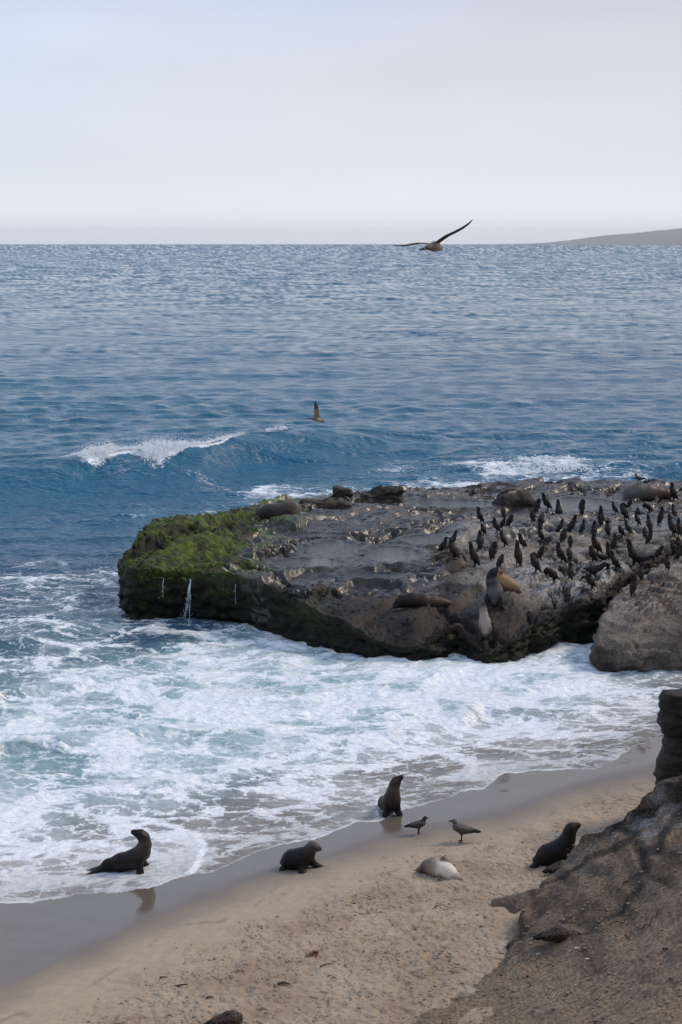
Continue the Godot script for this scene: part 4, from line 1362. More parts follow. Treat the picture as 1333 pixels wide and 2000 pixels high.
func make_surf() -> void:
	var m := StandardMaterial3D.new()
	m.albedo_color = Color(0.97, 0.975, 0.98)
	m.roughness = 0.9
	m.backlight_enabled = true
	m.backlight = Color(0.95, 0.96, 0.97)
	mats.foam = m
	var clump := noise(0.55, 3, 81)
	spray("breaking_wave_foam", 101, 20000, func() -> Transform3D:
		var x := 0.0
		var c := Vector2.ZERO
		var thick := 0.0
		for tries in 30:
			x = rng.randf_range(-14.6, -5.2)
			c = crest_of(x)
			# three tumbling heaps, thickest in the middle one
			thick = tumble(x)
			if rng.randf() < thick:
				break
		thick *= 0.8 + 0.6 * clump.get_noise_1d(x * 2.0)
		var down := rng.randf() * rng.randf()
		var q := -0.45 + down * 4.2 * thick
		var z := c.x + q
		var y := swell(x, z) + 0.10 * thick + absf(rng.randfn(0.0, 0.13)) * (0.3 + thick) * (0.45 + 0.9 * maxf(0.0, 0.4 + clump.get_noise_2d(x * 3.0, z * 3.0)))
		var r := rng.randf_range(0.008, 0.034) * (0.6 + 0.7 * thick)
		if rng.randf() < 0.12:
			y += absf(rng.randfn(0.0, 0.24))
			z -= rng.randf() * 0.4
			r *= 0.5
		return lump(Vector3(x, y, z), r))
	spray("spray", 103, 160, func() -> Transform3D:
		var x := rng.randf_range(-4.3, -3.1)
		var c := crest_of(x)
		return lump(Vector3(x, swell(x, c.x) + absf(rng.randfn(0.03, 0.08)), c.x + rng.randf_range(-0.3, 0.2)), rng.randf_range(0.015, 0.045)))
	spray("white_water", 102, 5000, func() -> Transform3D:
		var x := rng.randf_range(6.0, 15.5)
		var z := 0.0
		for tries in 20:
			x = rng.randf_range(7.0, 14.5)
			z = -76.5 - 0.05 * (x - 9.0) + rng.randf_range(-0.7, 2.6) * rng.randf()
			if clump.get_noise_2d(x * 1.6, z * 2.2) + 0.5 * exp(-pow((x - 10.8) / 2.4, 2.0)) > 0.18:
				break
		var th := clampf(exp(-pow((x - 11.0) / 2.6, 2.0)) + 0.5 * clump.get_noise_1d(x * 3.0), 0.05, 1.0)
		var y := swell(x, z) + 0.05 + absf(rng.randfn(0.0, 0.10)) * th
		return lump(Vector3(x, y, z), rng.randf_range(0.015, 0.055) * (0.5 + 0.7 * th)))
	# trickles over the shelf's weedy end
	var spots := [[-5.73, -43.18, 1.05, 0.035, "thin white trickle of water falling at the shelf's weedy left end"], [-4.83, -43.45, 1.55, 0.075, "widest white trickle pouring off the weedy face of the shelf"], [-3.33, -43.79, 0.9, 0.025, "faint short trickle high on the shelf's face, rightmost of three"]]
	var wm := StandardMaterial3D.new()
	wm.albedo_color = Color(0.80, 0.85, 0.90)
	wm.roughness = 0.25
	mats.trickle = wm
	for s in spots:
		rng.seed = int(s[0] * -100)
		var g := Grower.new()
		for k in int(1.0 + s[3] * 80.0 - (2.0 if s[3] < 0.05 else 0.0)):
			var path := []
			var off := rng.randfn(0.0, s[3])
			var lean: float = rng.randfn(0.0, 0.5) * s[3]
			var y0: float = 1.45 - rng.randf() * 0.55 * (1.0 if k > 0 else 0.0)
			var y1: float = maxf(0.02, y0 - s[2] * rng.randf_range(0.55, 1.0))
			for q in 9:
				var t := q / 8.0
				path.append(Vector3(off * (0.4 + 0.9 * t) + lean * t - 0.16 * t * s[3] / 0.075 + 0.01 * sin(q * 2.1 + k), lerpf(y0, y1, t), 0.0))
				var w: Vector3 = path[-1]
				var zf := -999.0
				for a in range(-1, 2):
					for b in range(-1, 2):
						zf = maxf(zf, face_z.get(Vector2i(roundi((s[0] + w.x) * 10.0) + a, roundi(w.y * 8.0) + b), -999.0))
				path[-1].z = (zf if zf > -900.0 else s[1] + 0.4) - s[1] + 0.01
			tube(g, path, rng.randf_range(0.005, 0.012) * (0.5 + s[3] * 12.0), 0.004, Color.WHITE, 6)
			for q in 6:
				var d: Vector3 = path[rng.randi_range(3, 8)] + Vector3(rng.randfn(0, 0.05), rng.randfn(0, 0.05), rng.randfn(0, 0.04))
				tube(g, [d, d + Vector3(0, -0.03, 0)], 0.008, 0.006, Color.WHITE, 5)
		var o := put(numbered("water_trickle"), g.mesh(), wm)
		o.position = Vector3(s[0], 0, s[1])
		tag(o, s[4], "waterfall", "trickles off the shelf")

# ---------------------------------------------------------------- sea lions and birds

func make_animals() -> void:
	var fur := StandardMaterial3D.new()
	fur.vertex_color_use_as_albedo = true
	fur.roughness = 0.45
	fur.metallic_specular = 0.30
	mats.fur = fur
	var plume := StandardMaterial3D.new()
	plume.vertex_color_use_as_albedo = true
	plume.roughness = 0.6
	plume.metallic_specular = 0.25
	mats.plume = plume
	var eye := StandardMaterial3D.new()
	eye.albedo_color = Color(0.02, 0.015, 0.012)
	eye.roughness = 0.08
	mats.eye = eye
	var ball := SphereMesh.new()
	ball.radius = 0.014
	ball.height = 0.028
	ball.radial_segments = 12
	ball.rings = 6
	mats.eye_ball = ball
	var D := Color(0.013, 0.011, 0.010)
	var B := Color(0.034, 0.025, 0.02)
	var T := Color(0.105, 0.072, 0.048)
	var G := Color(0.10, 0.09, 0.083)
	var R := Color(0.095, 0.05, 0.032)
	var ground := func(x: float, z: float, sink := 0.02) -> Vector3: return Vector3(x, sand_y(x, z) - sink, z)

	sea_lion("sea lion sitting in the foam, chest to the right, nose thrown back left", ground.call(-4.24, -25.97), 0, 1.0, [
		[-0.50, 0.05, 0.03, 0.045, D], [-0.30, 0.14, 0, 0.12, D], [-0.05, 0.20, 0, 0.175, D], [0.20, 0.27, 0, 0.185, B], [0.37, 0.42, 0, 0.155, B], [0.43, 0.58, 0, 0.118, T], [0.42, 0.72, 0, 0.092, B], [0.345, 0.785, 0, 0.088, B], [0.215, 0.835, 0.01, 0.045, D]], [
		[[0.33, 0.30, 0.12], [0.36, 0.08, 0.24], [0.46, 0.01, 0.42]], [[0.33, 0.30, -0.12], [0.38, 0.08, -0.2], [0.50, 0.01, -0.32]], [[-0.42, 0.07, 0.05], [-0.56, 0.04, 0.10], [-0.74, 0.02, 0.16], 0.05], [[-0.42, 0.07, -0.03], [-0.56, 0.05, -0.03], [-0.72, 0.03, -0.04], 0.05]], D)
	sea_lion("hunched dark sea lion on wet sand with one flipper stretched right", ground.call(-0.74, -25.70, 0.045), 0, 1.0, [
		[-0.40, 0.10, -0.10, 0.05, D], [-0.22, 0.19, -0.02, 0.185, D], [-0.02, 0.25, 0.02, 0.19, D], [0.10, 0.34, 0.04, 0.135, B], [0.15, 0.44, 0.05, 0.10, B], [0.18, 0.50, 0.06, 0.084, G], [0.25, 0.50, 0.08, 0.07, G], [0.325, 0.475, 0.10, 0.04, T]], [
		[[0.12, 0.22, 0.02], [0.26, 0.10, 0.02], [0.52, 0.02, -0.02], 0.07], [[0.0, 0.18, 0.16], [0.0, 0.06, 0.28], [-0.14, 0.01, 0.44], 0.075], [[-0.34, 0.08, 0.0], [-0.40, 0.04, 0.08], [-0.46, 0.01, 0.2], 0.05]], D)
	sea_lion("upright sea lion at the water's edge with nose raised to the right", ground.call(1.09, -28.67), 0, 1.0, [
		[-0.22, 0.07, -0.42, 0.05, D], [-0.14, 0.17, -0.24, 0.15, D], [-0.04, 0.24, -0.06, 0.185, D], [0.0, 0.38, 0.04, 0.17, B], [0.02, 0.54, 0.03, 0.125, T], [0.05, 0.68, 0.0, 0.098, B], [0.09, 0.75, -0.02, 0.086, B], [0.19, 0.84, -0.02, 0.042, D]], [
		[[0.08, 0.30, 0.08], [0.14, 0.08, 0.12], [0.24, 0.01, 0.22]], [[-0.08, 0.30, 0.10], [-0.14, 0.08, 0.16], [-0.20, 0.01, 0.30]], [[-0.18, 0.08, -0.38], [-0.24, 0.04, -0.46], [-0.30, 0.01, -0.58], 0.05]], D)
	var W := Color(0.74, 0.64, 0.53)
	var gr := Color(0.085, 0.07, 0.075)
	sea_lion("sea lion asleep on dry sand showing a pale cream belly", ground.call(1.86, -24.92), -34, 0.88, [
		[-0.48, 0.06, 0, 0.05, gr], [-0.34, 0.12, 0, 0.13, gr], [-0.20, 0.16, 0, 0.165, gr], [-0.15, 0.17, 0, 0.190, Color(0.14, 0.065, 0.03)], [-0.12, 0.17, 0, 0.190, Color(0.14, 0.065, 0.03)], [-0.08, 0.17, 0, 0.18, W], [0.13, 0.16, 0, 0.17, W], [0.25, 0.13, 0.01, 0.135, W], [0.35, 0.10, 0.03, 0.105, W], [0.43, 0.085, 0.05, 0.088, Color(0.22, 0.11, 0.055)], [0.54, 0.06, 0.08, 0.045, R]], [
		[[0.0, 0.30, -0.04], [0.05, 0.385, -0.06], [0.20, 0.345, -0.08], 0.055], [[-0.36, 0.08, 0.04], [-0.48, 0.04, 0.08], [-0.58, 0.02, 0.12], 0.05], [[0.10, 0.10, 0.14], [0.14, 0.03, 0.22], [0.10, 0.02, 0.34], 0.05]], T)
	sea_lion("black sea lion sitting on the sand against the sandstone outcrop", ground.call(4.05, -25.15), 0, 1.0, [
		[-0.36, 0.10, 0.0, 0.08, D], [-0.16, 0.20, 0, 0.195, D], [0.04, 0.27, 0, 0.205, D], [0.17, 0.42, 0, 0.165, D], [0.23, 0.57, 0, 0.122, D], [0.25, 0.69, 0, 0.102, D], [0.29, 0.745, 0, 0.09, B], [0.405, 0.80, 0, 0.042, D]], [
		[[0.15, 0.28, 0.12], [0.22, 0.08, 0.20], [0.36, 0.02, 0.32]], [[0.15, 0.28, -0.12], [0.24, 0.08, -0.2], [0.38, 0.02, -0.3]], [[-0.30, 0.09, 0.05], [-0.42, 0.04, 0.1], [-0.54, 0.02, 0.16], 0.05]], D)
	# on the shelf
	sea_lion("dark sea lion lying flat on the shelf with a reddish brown head", spot(top_main, 2.47, -42.07, 0.05), 0, 1.0, [
		[-0.80, 0.10, 0.05, 0.10, D], [-0.60, 0.20, 0, 0.20, D], [-0.30, 0.23, 0, 0.225, B], [0.05, 0.21, 0, 0.205, B], [0.35, 0.17, 0, 0.165, R], [0.58, 0.16, 0, 0.125, R], [0.72, 0.15, 0, 0.095, R], [0.84, 0.13, 0, 0.05, R]], [
		[[0.15, 0.12, 0.18], [0.20, 0.04, 0.28], [0.05, 0.02, 0.42]], [[-0.70, 0.08, 0.1], [-0.85, 0.04, 0.16], [-0.98, 0.03, 0.22], 0.05]], D, 0.028)
	var grey := Color(0.135, 0.13, 0.13)
	sea_lion("big grey sea lion sitting upright on the shelf with head thrown back", spot(top_main, 4.58, -41.66, 0.05), 0, 1.0, [
		[-0.10, 0.12, -0.55, 0.10, D], [-0.02, 0.24, -0.35, 0.21, D], [0.05, 0.32, -0.10, 0.26, grey], [0.04, 0.55, 0.08, 0.235, grey], [-0.05, 0.82, 0.08, 0.175, D], [-0.07, 1.0, 0.05, 0.13, D], [-0.01, 1.10, 0.02, 0.115, D], [0.10, 1.20, 0.0, 0.055, D]], [
		[[0.15, 0.42, 0.12], [0.24, 0.12, 0.20], [0.36, 0.03, 0.32], 0.085], [[-0.14, 0.42, 0.12], [-0.22, 0.12, 0.2], [-0.30, 0.03, 0.34], 0.085]], D, 0.028)
	var gold := Color(0.30, 0.185, 0.09)
	sea_lion("golden brown sea lion lying behind the big grey one on the shelf", spot(top_main, 5.05, -42.44, 0.03), -20, 1.0, [
		[0.42, 0.08, 0.05, 0.06, D], [0.30, 0.15, 0.04, 0.13, gold], [0.10, 0.22, 0.0, 0.19, gold], [-0.12, 0.30, -0.05, 0.18, gold], [-0.24, 0.44, -0.05, 0.13, gold], [-0.25, 0.56, -0.03, 0.10, Color(0.28, 0.13, 0.05)], [-0.16, 0.58, 0.0, 0.05, R]], [
		[[-0.1, 0.2, 0.12], [-0.08, 0.06, 0.2], [0.04, 0.02, 0.32]], [[0.36, 0.08, 0.06], [0.48, 0.04, 0.1], [0.58, 0.03, 0.14], 0.05]], R, 0.028)
	var tan := Color(0.30, 0.25, 0.22)
	sea_lion("slim pale sea lion standing upright on the nose of the shelf", spot(top_main, 4.21, -40.41, 0.04), 0, 1.0, [
		[0.05, 0.08, -0.30, 0.06, B], [0.03, 0.20, -0.14, 0.15, tan], [0.02, 0.36, 0.0, 0.185, tan], [0.0, 0.58, 0.05, 0.16, tan], [-0.03, 0.78, 0.04, 0.115, tan], [-0.05, 0.93, 0.02, 0.092, tan], [-0.05, 1.0, 0.01, 0.082, B], [-0.05, 1.11, 0.03, 0.042, B]], [
		[[0.12, 0.40, 0.10], [0.17, 0.12, 0.14], [0.20, 0.02, 0.22], 0.06], [[-0.10, 0.40, 0.10], [-0.16, 0.12, 0.14], [-0.20, 0.02, 0.22], 0.06]], B, 0.026)
	var pale := Color(0.25, 0.205, 0.18)
	var bt: Vector3 = spot(top_main, 7.82, -64.08)
	sea_lion("pale grey sea lion draped over the crusted boulder behind the birds", bt + Vector3(-0.05, 0.32, 1.9), 0, 1.0, [
		[-0.62, 0.05, 0.25, 0.09, grey], [-0.48, 0.22, 0.2, 0.18, grey], [-0.22, 0.40, 0.1, 0.225, pale], [0.10, 0.47, 0.05, 0.20, pale], [0.36, 0.46, 0.05, 0.155, pale], [0.56, 0.44, 0.1, 0.115, pale], [0.70, 0.38, 0.12, 0.055, T]], [
		[[0.12, 0.36, 0.18], [0.14, 0.12, 0.30], [0.10, -0.05, 0.34], 0.075], [[0.36, 0.36, 0.12], [0.50, 0.16, 0.2], [0.55, -0.02, 0.24], 0.06], [[-0.52, 0.08, 0.3], [-0.40, -0.02, 0.42], [-0.24, -0.04, 0.46], 0.06]], pale, 0.03)
	sea_lion("orange brown sea lion lying behind the pale one on the boulder", bt + Vector3(-0.05, 0.30, 1.25), 0, 1.0, [
		[0.60, 0.10, 0.0, 0.08, R], [0.40, 0.35, 0, 0.20, Color(0.30, 0.17, 0.08)], [0.05, 0.47, 0, 0.22, R], [-0.25, 0.45, 0, 0.19, B], [-0.50, 0.38, 0, 0.14, D], [-0.66, 0.30, 0, 0.11, D], [-0.78, 0.20, 0.05, 0.05, D]], [
		[[-0.2, 0.3, 0.1], [-0.3, 0.1, 0.1], [-0.4, -0.02, 0.14]]], B, 0.032)
	var mound: Vector3 = spot(top_main, 14.20, -65.22, 0.06)
	var moss := Color(0.125, 0.115, 0.10)
	sea_lion("large grey sea lion resting like a mound behind the birds, brown at its right end", mound, 0, 1.1, [
		[-0.92, 0.10, 0.1, 0.14, moss], [-0.70, 0.28, 0, 0.30, moss], [-0.35, 0.36, 0, 0.36, moss], [0.10, 0.34, 0, 0.34, Color(0.13, 0.105, 0.085)], [0.50, 0.28, 0, 0.28, R], [0.85, 0.26, 0, 0.22, R], [1.05, 0.26, 0, 0.15, B], [1.22, 0.22, 0.05, 0.07, D]], [
		[[0.35, 0.2, 0.22], [0.40, 0.06, 0.34], [0.28, 0.02, 0.5]]], moss, 0.035)

	# cormorants
	var flock := [
		[3.49, -47.93, 0, 10, 0.82, 0, "leftmost black cormorant of the flock, upright, looking right over the wet rock"],
		[4.08, -50.92, 6, 20, 0.82, 0, "black cormorant leaning right just behind the leftmost cormorant"],
		[3.77, -46.56, 0, 150, 1.04, 0, "black cormorant with tail down right, in front of the two leftmost cormorants"],
		[5.48, -55.40, 0, 180, 0.96, 0, "lone cormorant upright on wet flat, left of the boulder with resting sea lions"],
		[5.34, -52.56, 2, 200, 0.82, 0, "low hunched cormorant partly behind another, left side of the flock"],
		[4.85, -48.50, 0, 100, 1.00, 0, "cormorant standing in front of a low hunched one, on ochre rock"],
		[4.40, -45.90, 6, 160, 1.13, 0, "tall cormorant with head turned left on the ochre ridge"],
		[5.05, -46.32, 1, 60, 1.07, 0, "cormorant preening with head bent right over dark water stain, left of centre"],
		[6.89, -59.37, 2, 90, 0.83, 0, "brownish hunched cormorant directly below the boulder with resting sea lions"],
		[5.86, -52.76, 0, 170, 0.83, 0, "left bird of the tight cluster of three cormorants left of centre"],
		[6.54, -54.03, 2, 20, 0.95, 0, "hunched cormorant facing right, standing right of the tight cluster of three"],
		[6.20, -53.37, 6, 0, 0.82, 0, "thin necked cormorant at the back of the tight cluster of three"],
		[5.75, -49.25, 0, 150, 0.88, 0, "front cormorant of the tight cluster of three, tail trailing right"],
		[5.21, -45.50, 2, 40, 0.87, 0, "small hunched cormorant nearest above the golden sea lion"],
		[5.80, -45.65, 6, 110, 1.15, 0, "tall cormorant with upright neck, right of the small hunched one"],
		[6.30, -48.15, 0, 200, 0.82, 0, "cormorant leaning left, behind the tall one above the golden sea lion"],
		[7.06, -49.42, 0, 190, 0.82, 0, "cormorant alone left of the pale water patch, head turned left"],
		[6.65, -46.27, 1, 30, 0.82, 0, "cormorant curled into a ring while preening beside the pale water patch"],
		[6.14, -43.99, 1, 170, 1.08, 0, "cormorant with hooked neck facing left, below the curled preening bird"],
		[6.55, -43.07, 3, 190, 0.96, 0, "large cormorant bent down to the left, preening its breast, front centre"],
		[7.15, -45.47, 0, 170, 0.97, 0, "cormorant with hooked neck standing on an orange stain"],
		[7.56, -55.46, 2, 120, 0.94, 0, "short cormorant at left of the back group beside the sea lion boulder"],
		[8.35, -59.73, 1, 60, 1.09, 0, "preening cormorant in the back group right of the sea lion boulder"],
		[7.74, -54.29, 2, 90, 1.03, 0, "greyish hunched cormorant in front of the back group near the boulder"],
		[8.84, -60.09, 0, 180, 1.17, 0, "tall cormorant at the very back, right of the sea lion boulder"],
		[9.05, -58.13, 6, 100, 1.14, 0, "slender reddish necked cormorant at the back, second tall one from the boulder"],
		[8.38, -53.53, 0, 30, 0.82, 0, "cormorant leaning right below the slender reddish necked one"],
		[7.85, -49.12, 2, 60, 0.94, 0, "dark hunched cormorant behind the column of three stacked birds in front"],
		[8.58, -52.18, 6, 20, 1.02, 0, "upright cormorant with thin neck, right of the one leaning right, mid flock"],
		[10.11, -58.63, 1, 90, 1.08, 0, "cormorant with a pale patch above its tucked head, back row"],
		[9.24, -53.28, 0, 40, 0.84, 0, "cormorant facing right just below the pale headed one"],
		[7.98, -48.36, 2, 80, 0.82, 0, "top bird of the column of three cormorants, front centre"],
		[7.60, -46.09, 2, 100, 0.82, 0, "middle bird of the column of three cormorants, front centre"],
		[7.18, -43.50, 0, 95, 0.82, 0, "bottom bird of the column of three cormorants, nearest the white stain"],
		[9.28, -51.29, 0, 70, 0.98, 0, "cormorant upright at left of three close birds, middle of the flock"],
		[10.11, -54.20, 6, 80, 1.09, 0, "tallest of three close cormorants, middle of the flock"],
		[9.87, -51.54, 0, 95, 0.90, 0, "right one of three close cormorants, middle of the flock"],
		[11.64, -59.44, 0, 165, 0.82, 0, "cormorant leaning left alone in the back row, head tucked"],
		[8.65, -47.30, 0, 160, 1.06, 0, "large brown cormorant leaning left on pale rock, mid front"],
		[8.26, -45.89, 2, 170, 1.01, 0, "round hunched cormorant in front of the large brown leaning one"],
		[10.14, -50.48, 2, 190, 0.83, 0, "cormorant hunched to the left, upper one of an overlapping pair"],
		[9.46, -48.06, 0, 40, 0.82, 0, "cormorant leaning right, lower one of an overlapping pair"],
		[8.73, -44.22, 0, 150, 0.90, 0, "right bird of the front pair beside the crack, tail toward crack"],
		[8.71, -45.19, 6, 120, 0.82, 0, "left bird of the front pair beside the crack, neck raised"],
		[8.69, -46.20, 7, 180, 0.82, 0, "cormorant crouched low to the left of the front pair beside the crack"],
		[8.04, -43.49, 4, 10, 1.07, 0, "cormorant bent level with tail left and neck hooked right, near the lip"],
		[7.62, -42.29, 5, 190, 0.92, 0, "cormorant lifting one wing to the left at the front lip of the shelf"],
		[6.83, -41.70, 2, 70, 0.82, 0, "frontmost cormorant on the shelf, small and hunched on the lip"],
		[9.52, -45.24, 6, 150, 1.18, 0, "biggest cormorant, standing tall at the head of the crack"],
		[11.35, -55.89, 1, 120, 1.15, 0, "speckled preening cormorant in the back right group"],
		[12.51, -60.50, 2, 30, 0.82, 0, "cormorant furthest back in the right group, only its upper body clear"],
		[11.24, -53.01, 0, 150, 0.82, 0, "purplish cormorant leaning left in the back right group"],
		[12.17, -57.19, 2, 160, 0.85, 0, "cormorant hunched behind the purplish leaning one"],
		[10.58, -51.19, 0, 140, 0.82, 0, "cormorant with tail to the right, front of the back right group"],
		[13.00, -59.19, 3, 180, 0.87, 0, "cormorant with bill pointing left just below the large grey resting sea lion"],
		[11.41, -51.45, 6, 110, 0.91, 0, "thin necked cormorant beside the blue tide pool, left of it"],
		[10.99, -50.53, 2, 80, 0.82, 0, "round cormorant low behind the thin necked one by the tide pool"],
		[10.79, -48.76, 0, 40, 0.82, 0, "cormorant in front of the round low one, left of the tide pool"],
		[12.60, -54.99, 6, 30, 1.03, 0, "slender cormorant silhouetted in profile against the blue tide pool"],
		[13.55, -56.79, 0, 100, 0.88, 0, "reddish breasted cormorant at right end of the blue tide pool"],
		[11.93, -50.18, 0, 140, 1.11, 0, "tall cormorant leaning left near the right edge, below the tide pool"],
		[12.25, -50.39, 0, 90, 1.00, 0, "cormorant at the right edge of the picture, below the tide pool"],
		[11.49, -47.46, 2, 60, 0.89, 0, "dark hunched cormorant at the right edge, above the pale boulder"],
		[10.54, -46.24, 1, 30, 0.83, 1, "preening cormorant turned right at the top of the pale right boulder"],
		[11.11, -46.70, 1, 150, 0.82, 1, "cormorant with head tucked back beside the preening one, right boulder top"],
		[10.19, -46.50, 0, 80, 0.82, 1, "uppermost of three cormorants lined up along the crack, right boulder side"],
		[9.83, -45.02, 4, 0, 0.82, 1, "middle of three cormorants lined up along the crack, head hooked right"],
		[9.39, -43.23, 0, 70, 0.82, 1, "lowest of three cormorants lined up along the crack"],
		[10.39, -44.36, 0, 95, 0.82, 1, "cormorant facing away, alone on the pale right boulder"],
		[11.06, -45.53, 0, 30, 0.82, 1, "cormorant at the right edge on the pale boulder, leaning right"],
		[8.82, -41.72, 6, 40, 0.82, 1, "nearest cormorant on the right boulder, leaning right on the lit slope"],
		[8.46, -41.87, 2, 60, 0.84, 1, "cormorant in the dark crack, at the left foot of the right boulder"],
		[15.17, -64.15, 0, 170, 1.18, 0, "cormorant standing tall at the right end of the large grey sea lion"],
	]
	var shapes := []
	for p in 8:
		shapes.append(bird("cormorant", cormorant_bones(p), 0.0135, 0.25))
	for f in flock:
		var o := put(numbered("cormorant"), shapes[f[2]], mats.plume)
		var h := top_main if f[5] == 0 else top_right
		o.position = Vector3(f[0], stand(h, f[0], f[1]) - 0.012, f[1])
		rng.seed = int(f[0] * 1000.0 + f[1] * 77.0)
		o.rotation = Vector3(deg_to_rad(rng.randf_range(-6, 6)), deg_to_rad(f[3] + rng.randf_range(-14, 14)), deg_to_rad(rng.randf_range(-9, 7)))
		o.scale = Vector3(f[4] * rng.randf_range(0.94, 1.06), f[4], f[4] * rng.randf_range(0.95, 1.12))
		tag(o, f[6], "cormorant", "cormorants on the rocks")

	# gulls
	var standing := bird("gull", gull_bones(false), 0.011, 0.35)
	var brown := bird("gull", gull_bones(true), 0.011, 0.3)
	var resting := bird("gull", resting_gull_bones(), 0.011, 0.9)
	var gull := func(mesh: Mesh, at: Vector3, turn: float, size: float, label: String) -> void:
		var o := put(numbered("gull"), mesh, mats.plume)
		o.position = at
		o.rotation.y = deg_to_rad(turn)
		o.scale = Vector3.ONE * size
		tag(o, label, "gull", "gulls of the cove")
	gull.call(brown, ground.call(1.57, -27.27, 0.008), 8, 0.80, "small dark brown gull walking right on the wet sand")
	gull.call(standing, ground.call(2.42, -26.68, 0.008), 172, 1.0, "mottled grey brown gull standing on the sand, facing left")
	gull.call(resting, spot(top_front, 3.32, -20.56, 0.01), 8, 1.0, "brown gull resting on the sandstone outcrop, tail to the left")
	gull.call(resting, ground.call(4.01, -24.69, 0.01), 20, 0.92, "black speckled gull resting at the outcrop's foot, below the black sea lion")
	gull.call(resting, ground.call(-1.70, -19.23, 0.01), 15, 1.05, "dark gull resting on the sand at the bottom edge of the picture")
	gull.call(brown, mound + Vector3(-0.35, 0.775, 0.0), 165, 0.95, "gull standing on the back of the large grey resting sea lion")
	make_flyers()

func make_flyers() -> void:
	var dark := Color(0.035, 0.030, 0.028)
	var brown := Color(0.16, 0.125, 0.095)
	var pale := Color(0.34, 0.27, 0.20)
	var g := Grower.new()
	flesh(g, [[Vector3(-0.12, -0.015, 0.14), Vector3(0.0, 0.0, 0.0), 0.035, 0.075, brown], [Vector3(0, 0, 0), Vector3(0.06, -0.01, -0.12), 0.075, 0.06, pale], [Vector3(0.06, -0.01, -0.12), Vector3(0.10, -0.02, -0.20), 0.05, 0.042, brown], [Vector3(0.11, -0.03, -0.22), Vector3(0.135, -0.055, -0.27), 0.018, 0.008, dark], [Vector3(-0.12, -0.02, 0.14), Vector3(-0.21, -0.045, 0.25), 0.05, 0.055, dark, Vector3(0, 1, 0), 3.5]], 0.011, 0.03, 0.3)
	var fwd := Vector3(0.42, -0.05, -0.90).normalized()
	wing(g, [[Vector3(-0.02, 0.03, 0), 0.10, brown], [Vector3(-0.12, 0.048, 0.0), 0.10, pale], [Vector3(-0.24, 0.05, -0.03), 0.095, brown], [Vector3(-0.34, 0.035, -0.03), 0.085, brown], [Vector3(-0.46, 0.012, 0.02), 0.065, dark], [Vector3(-0.56, 0.012, 0.07), 0.042, dark], [Vector3(-0.625, 0.024, 0.11), 0.012, dark]], fwd)
	wing(g, [[Vector3(0.02, 0.04, 0), 0.10, brown], [Vector3(0.10, 0.10, 0.0), 0.10, dark], [Vector3(0.20, 0.165, -0.03), 0.095, dark], [Vector3(0.31, 0.215, -0.03), 0.085, dark], [Vector3(0.42, 0.275, 0.0), 0.068, dark], [Vector3(0.51, 0.34, 0.04), 0.045, dark], [Vector3(0.565, 0.395, 0.07), 0.012, dark]], fwd)
	var o := put(numbered("gull"), g.mesh(), mats.plume)
	o.position = Vector3(1.42, 11.95, -22.0)
	tag(o, "brown gull gliding across the horizon with its right wing raised", "gull", "gulls of the cove")
	g = Grower.new()
	var olive := Color(0.17, 0.14, 0.085)
	flesh(g, [[Vector3(-0.15, 0.02, 0.05), Vector3(0.0, 0.0, 0.0), 0.035, 0.06, olive], [Vector3(0, 0, 0), Vector3(0.12, -0.03, -0.06), 0.062, 0.05, pale], [Vector3(0.12, -0.035, -0.06), Vector3(0.18, -0.06, -0.08), 0.04, 0.036, brown], [Vector3(0.20, -0.07, -0.09), Vector3(0.25, -0.10, -0.10), 0.015, 0.008, dark], [Vector3(-0.14, 0.02, 0.05), Vector3(-0.25, 0.03, 0.08), 0.045, 0.04, dark, Vector3(0, 1, 0), 3.0]], 0.012, 0.03, 0.3)
	fwd = Vector3(0.93, -0.2, -0.3).normalized()
	wing(g, [[Vector3(0.0, 0.02, 0.02), 0.085, olive], [Vector3(0.0, 0.14, 0.04), 0.09, olive], [Vector3(-0.01, 0.27, 0.03), 0.085, olive], [Vector3(-0.02, 0.38, 0.0), 0.07, dark], [Vector3(-0.035, 0.48, -0.05), 0.048, dark], [Vector3(-0.05, 0.56, -0.09), 0.012, dark]], fwd)
	wing(g, [[Vector3(0.0, 0.02, -0.02), 0.085, olive], [Vector3(0.0, 0.05, -0.14), 0.09, olive], [Vector3(-0.01, 0.03, -0.28), 0.085, brown], [Vector3(-0.03, -0.02, -0.42), 0.06, dark], [Vector3(-0.05, -0.07, -0.55), 0.012, dark]], fwd)
	o = put(numbered("gull"), g.mesh(), mats.plume)
	o.position = Vector3(-0.75, 6.62, -44.0)
	tag(o, "gull banking low over the breaking wave with one wing pointing up", "gull", "gulls of the cove")

# ---------------------------------------------------------------- scraps on the sand

func crumbs(called: String, sd: int, count: int, m: Material, where: Callable, small: float, large: float) -> void:
	var ball := SphereMesh.new()
	ball.radius = 1.0
	ball.height = 2.0
	ball.radial_segments = 7
	ball.rings = 4
	var mm := MultiMesh.new()
	mm.transform_format = MultiMesh.TRANSFORM_3D
	mm.mesh = ball
	mm.instance_count = count
	rng.seed = sd
	for k in count:
		var p: Vector3 = where.call()
		mm.set_instance_transform(k, lump(p, lerpf(small, large, pow(rng.randf(), 3.0))))
	var o := MultiMeshInstance3D.new()
	o.name = called
	o.multimesh = mm
	o.material_override = m
	add_child(o)
	kind(o, "stuff")

func scrap(label: String, called: String, category: String, at: Vector3, path: Array, r: float, col: Color) -> void:
	var m := StandardMaterial3D.new()
	m.albedo_color = col
	m.roughness = 0.7
	var g := Grower.new()
	tube(g, path, r, r * 0.5, Color.WHITE)
	var o := put(numbered(called), g.mesh(), m)
	o.position = at
	tag(o, label, category)

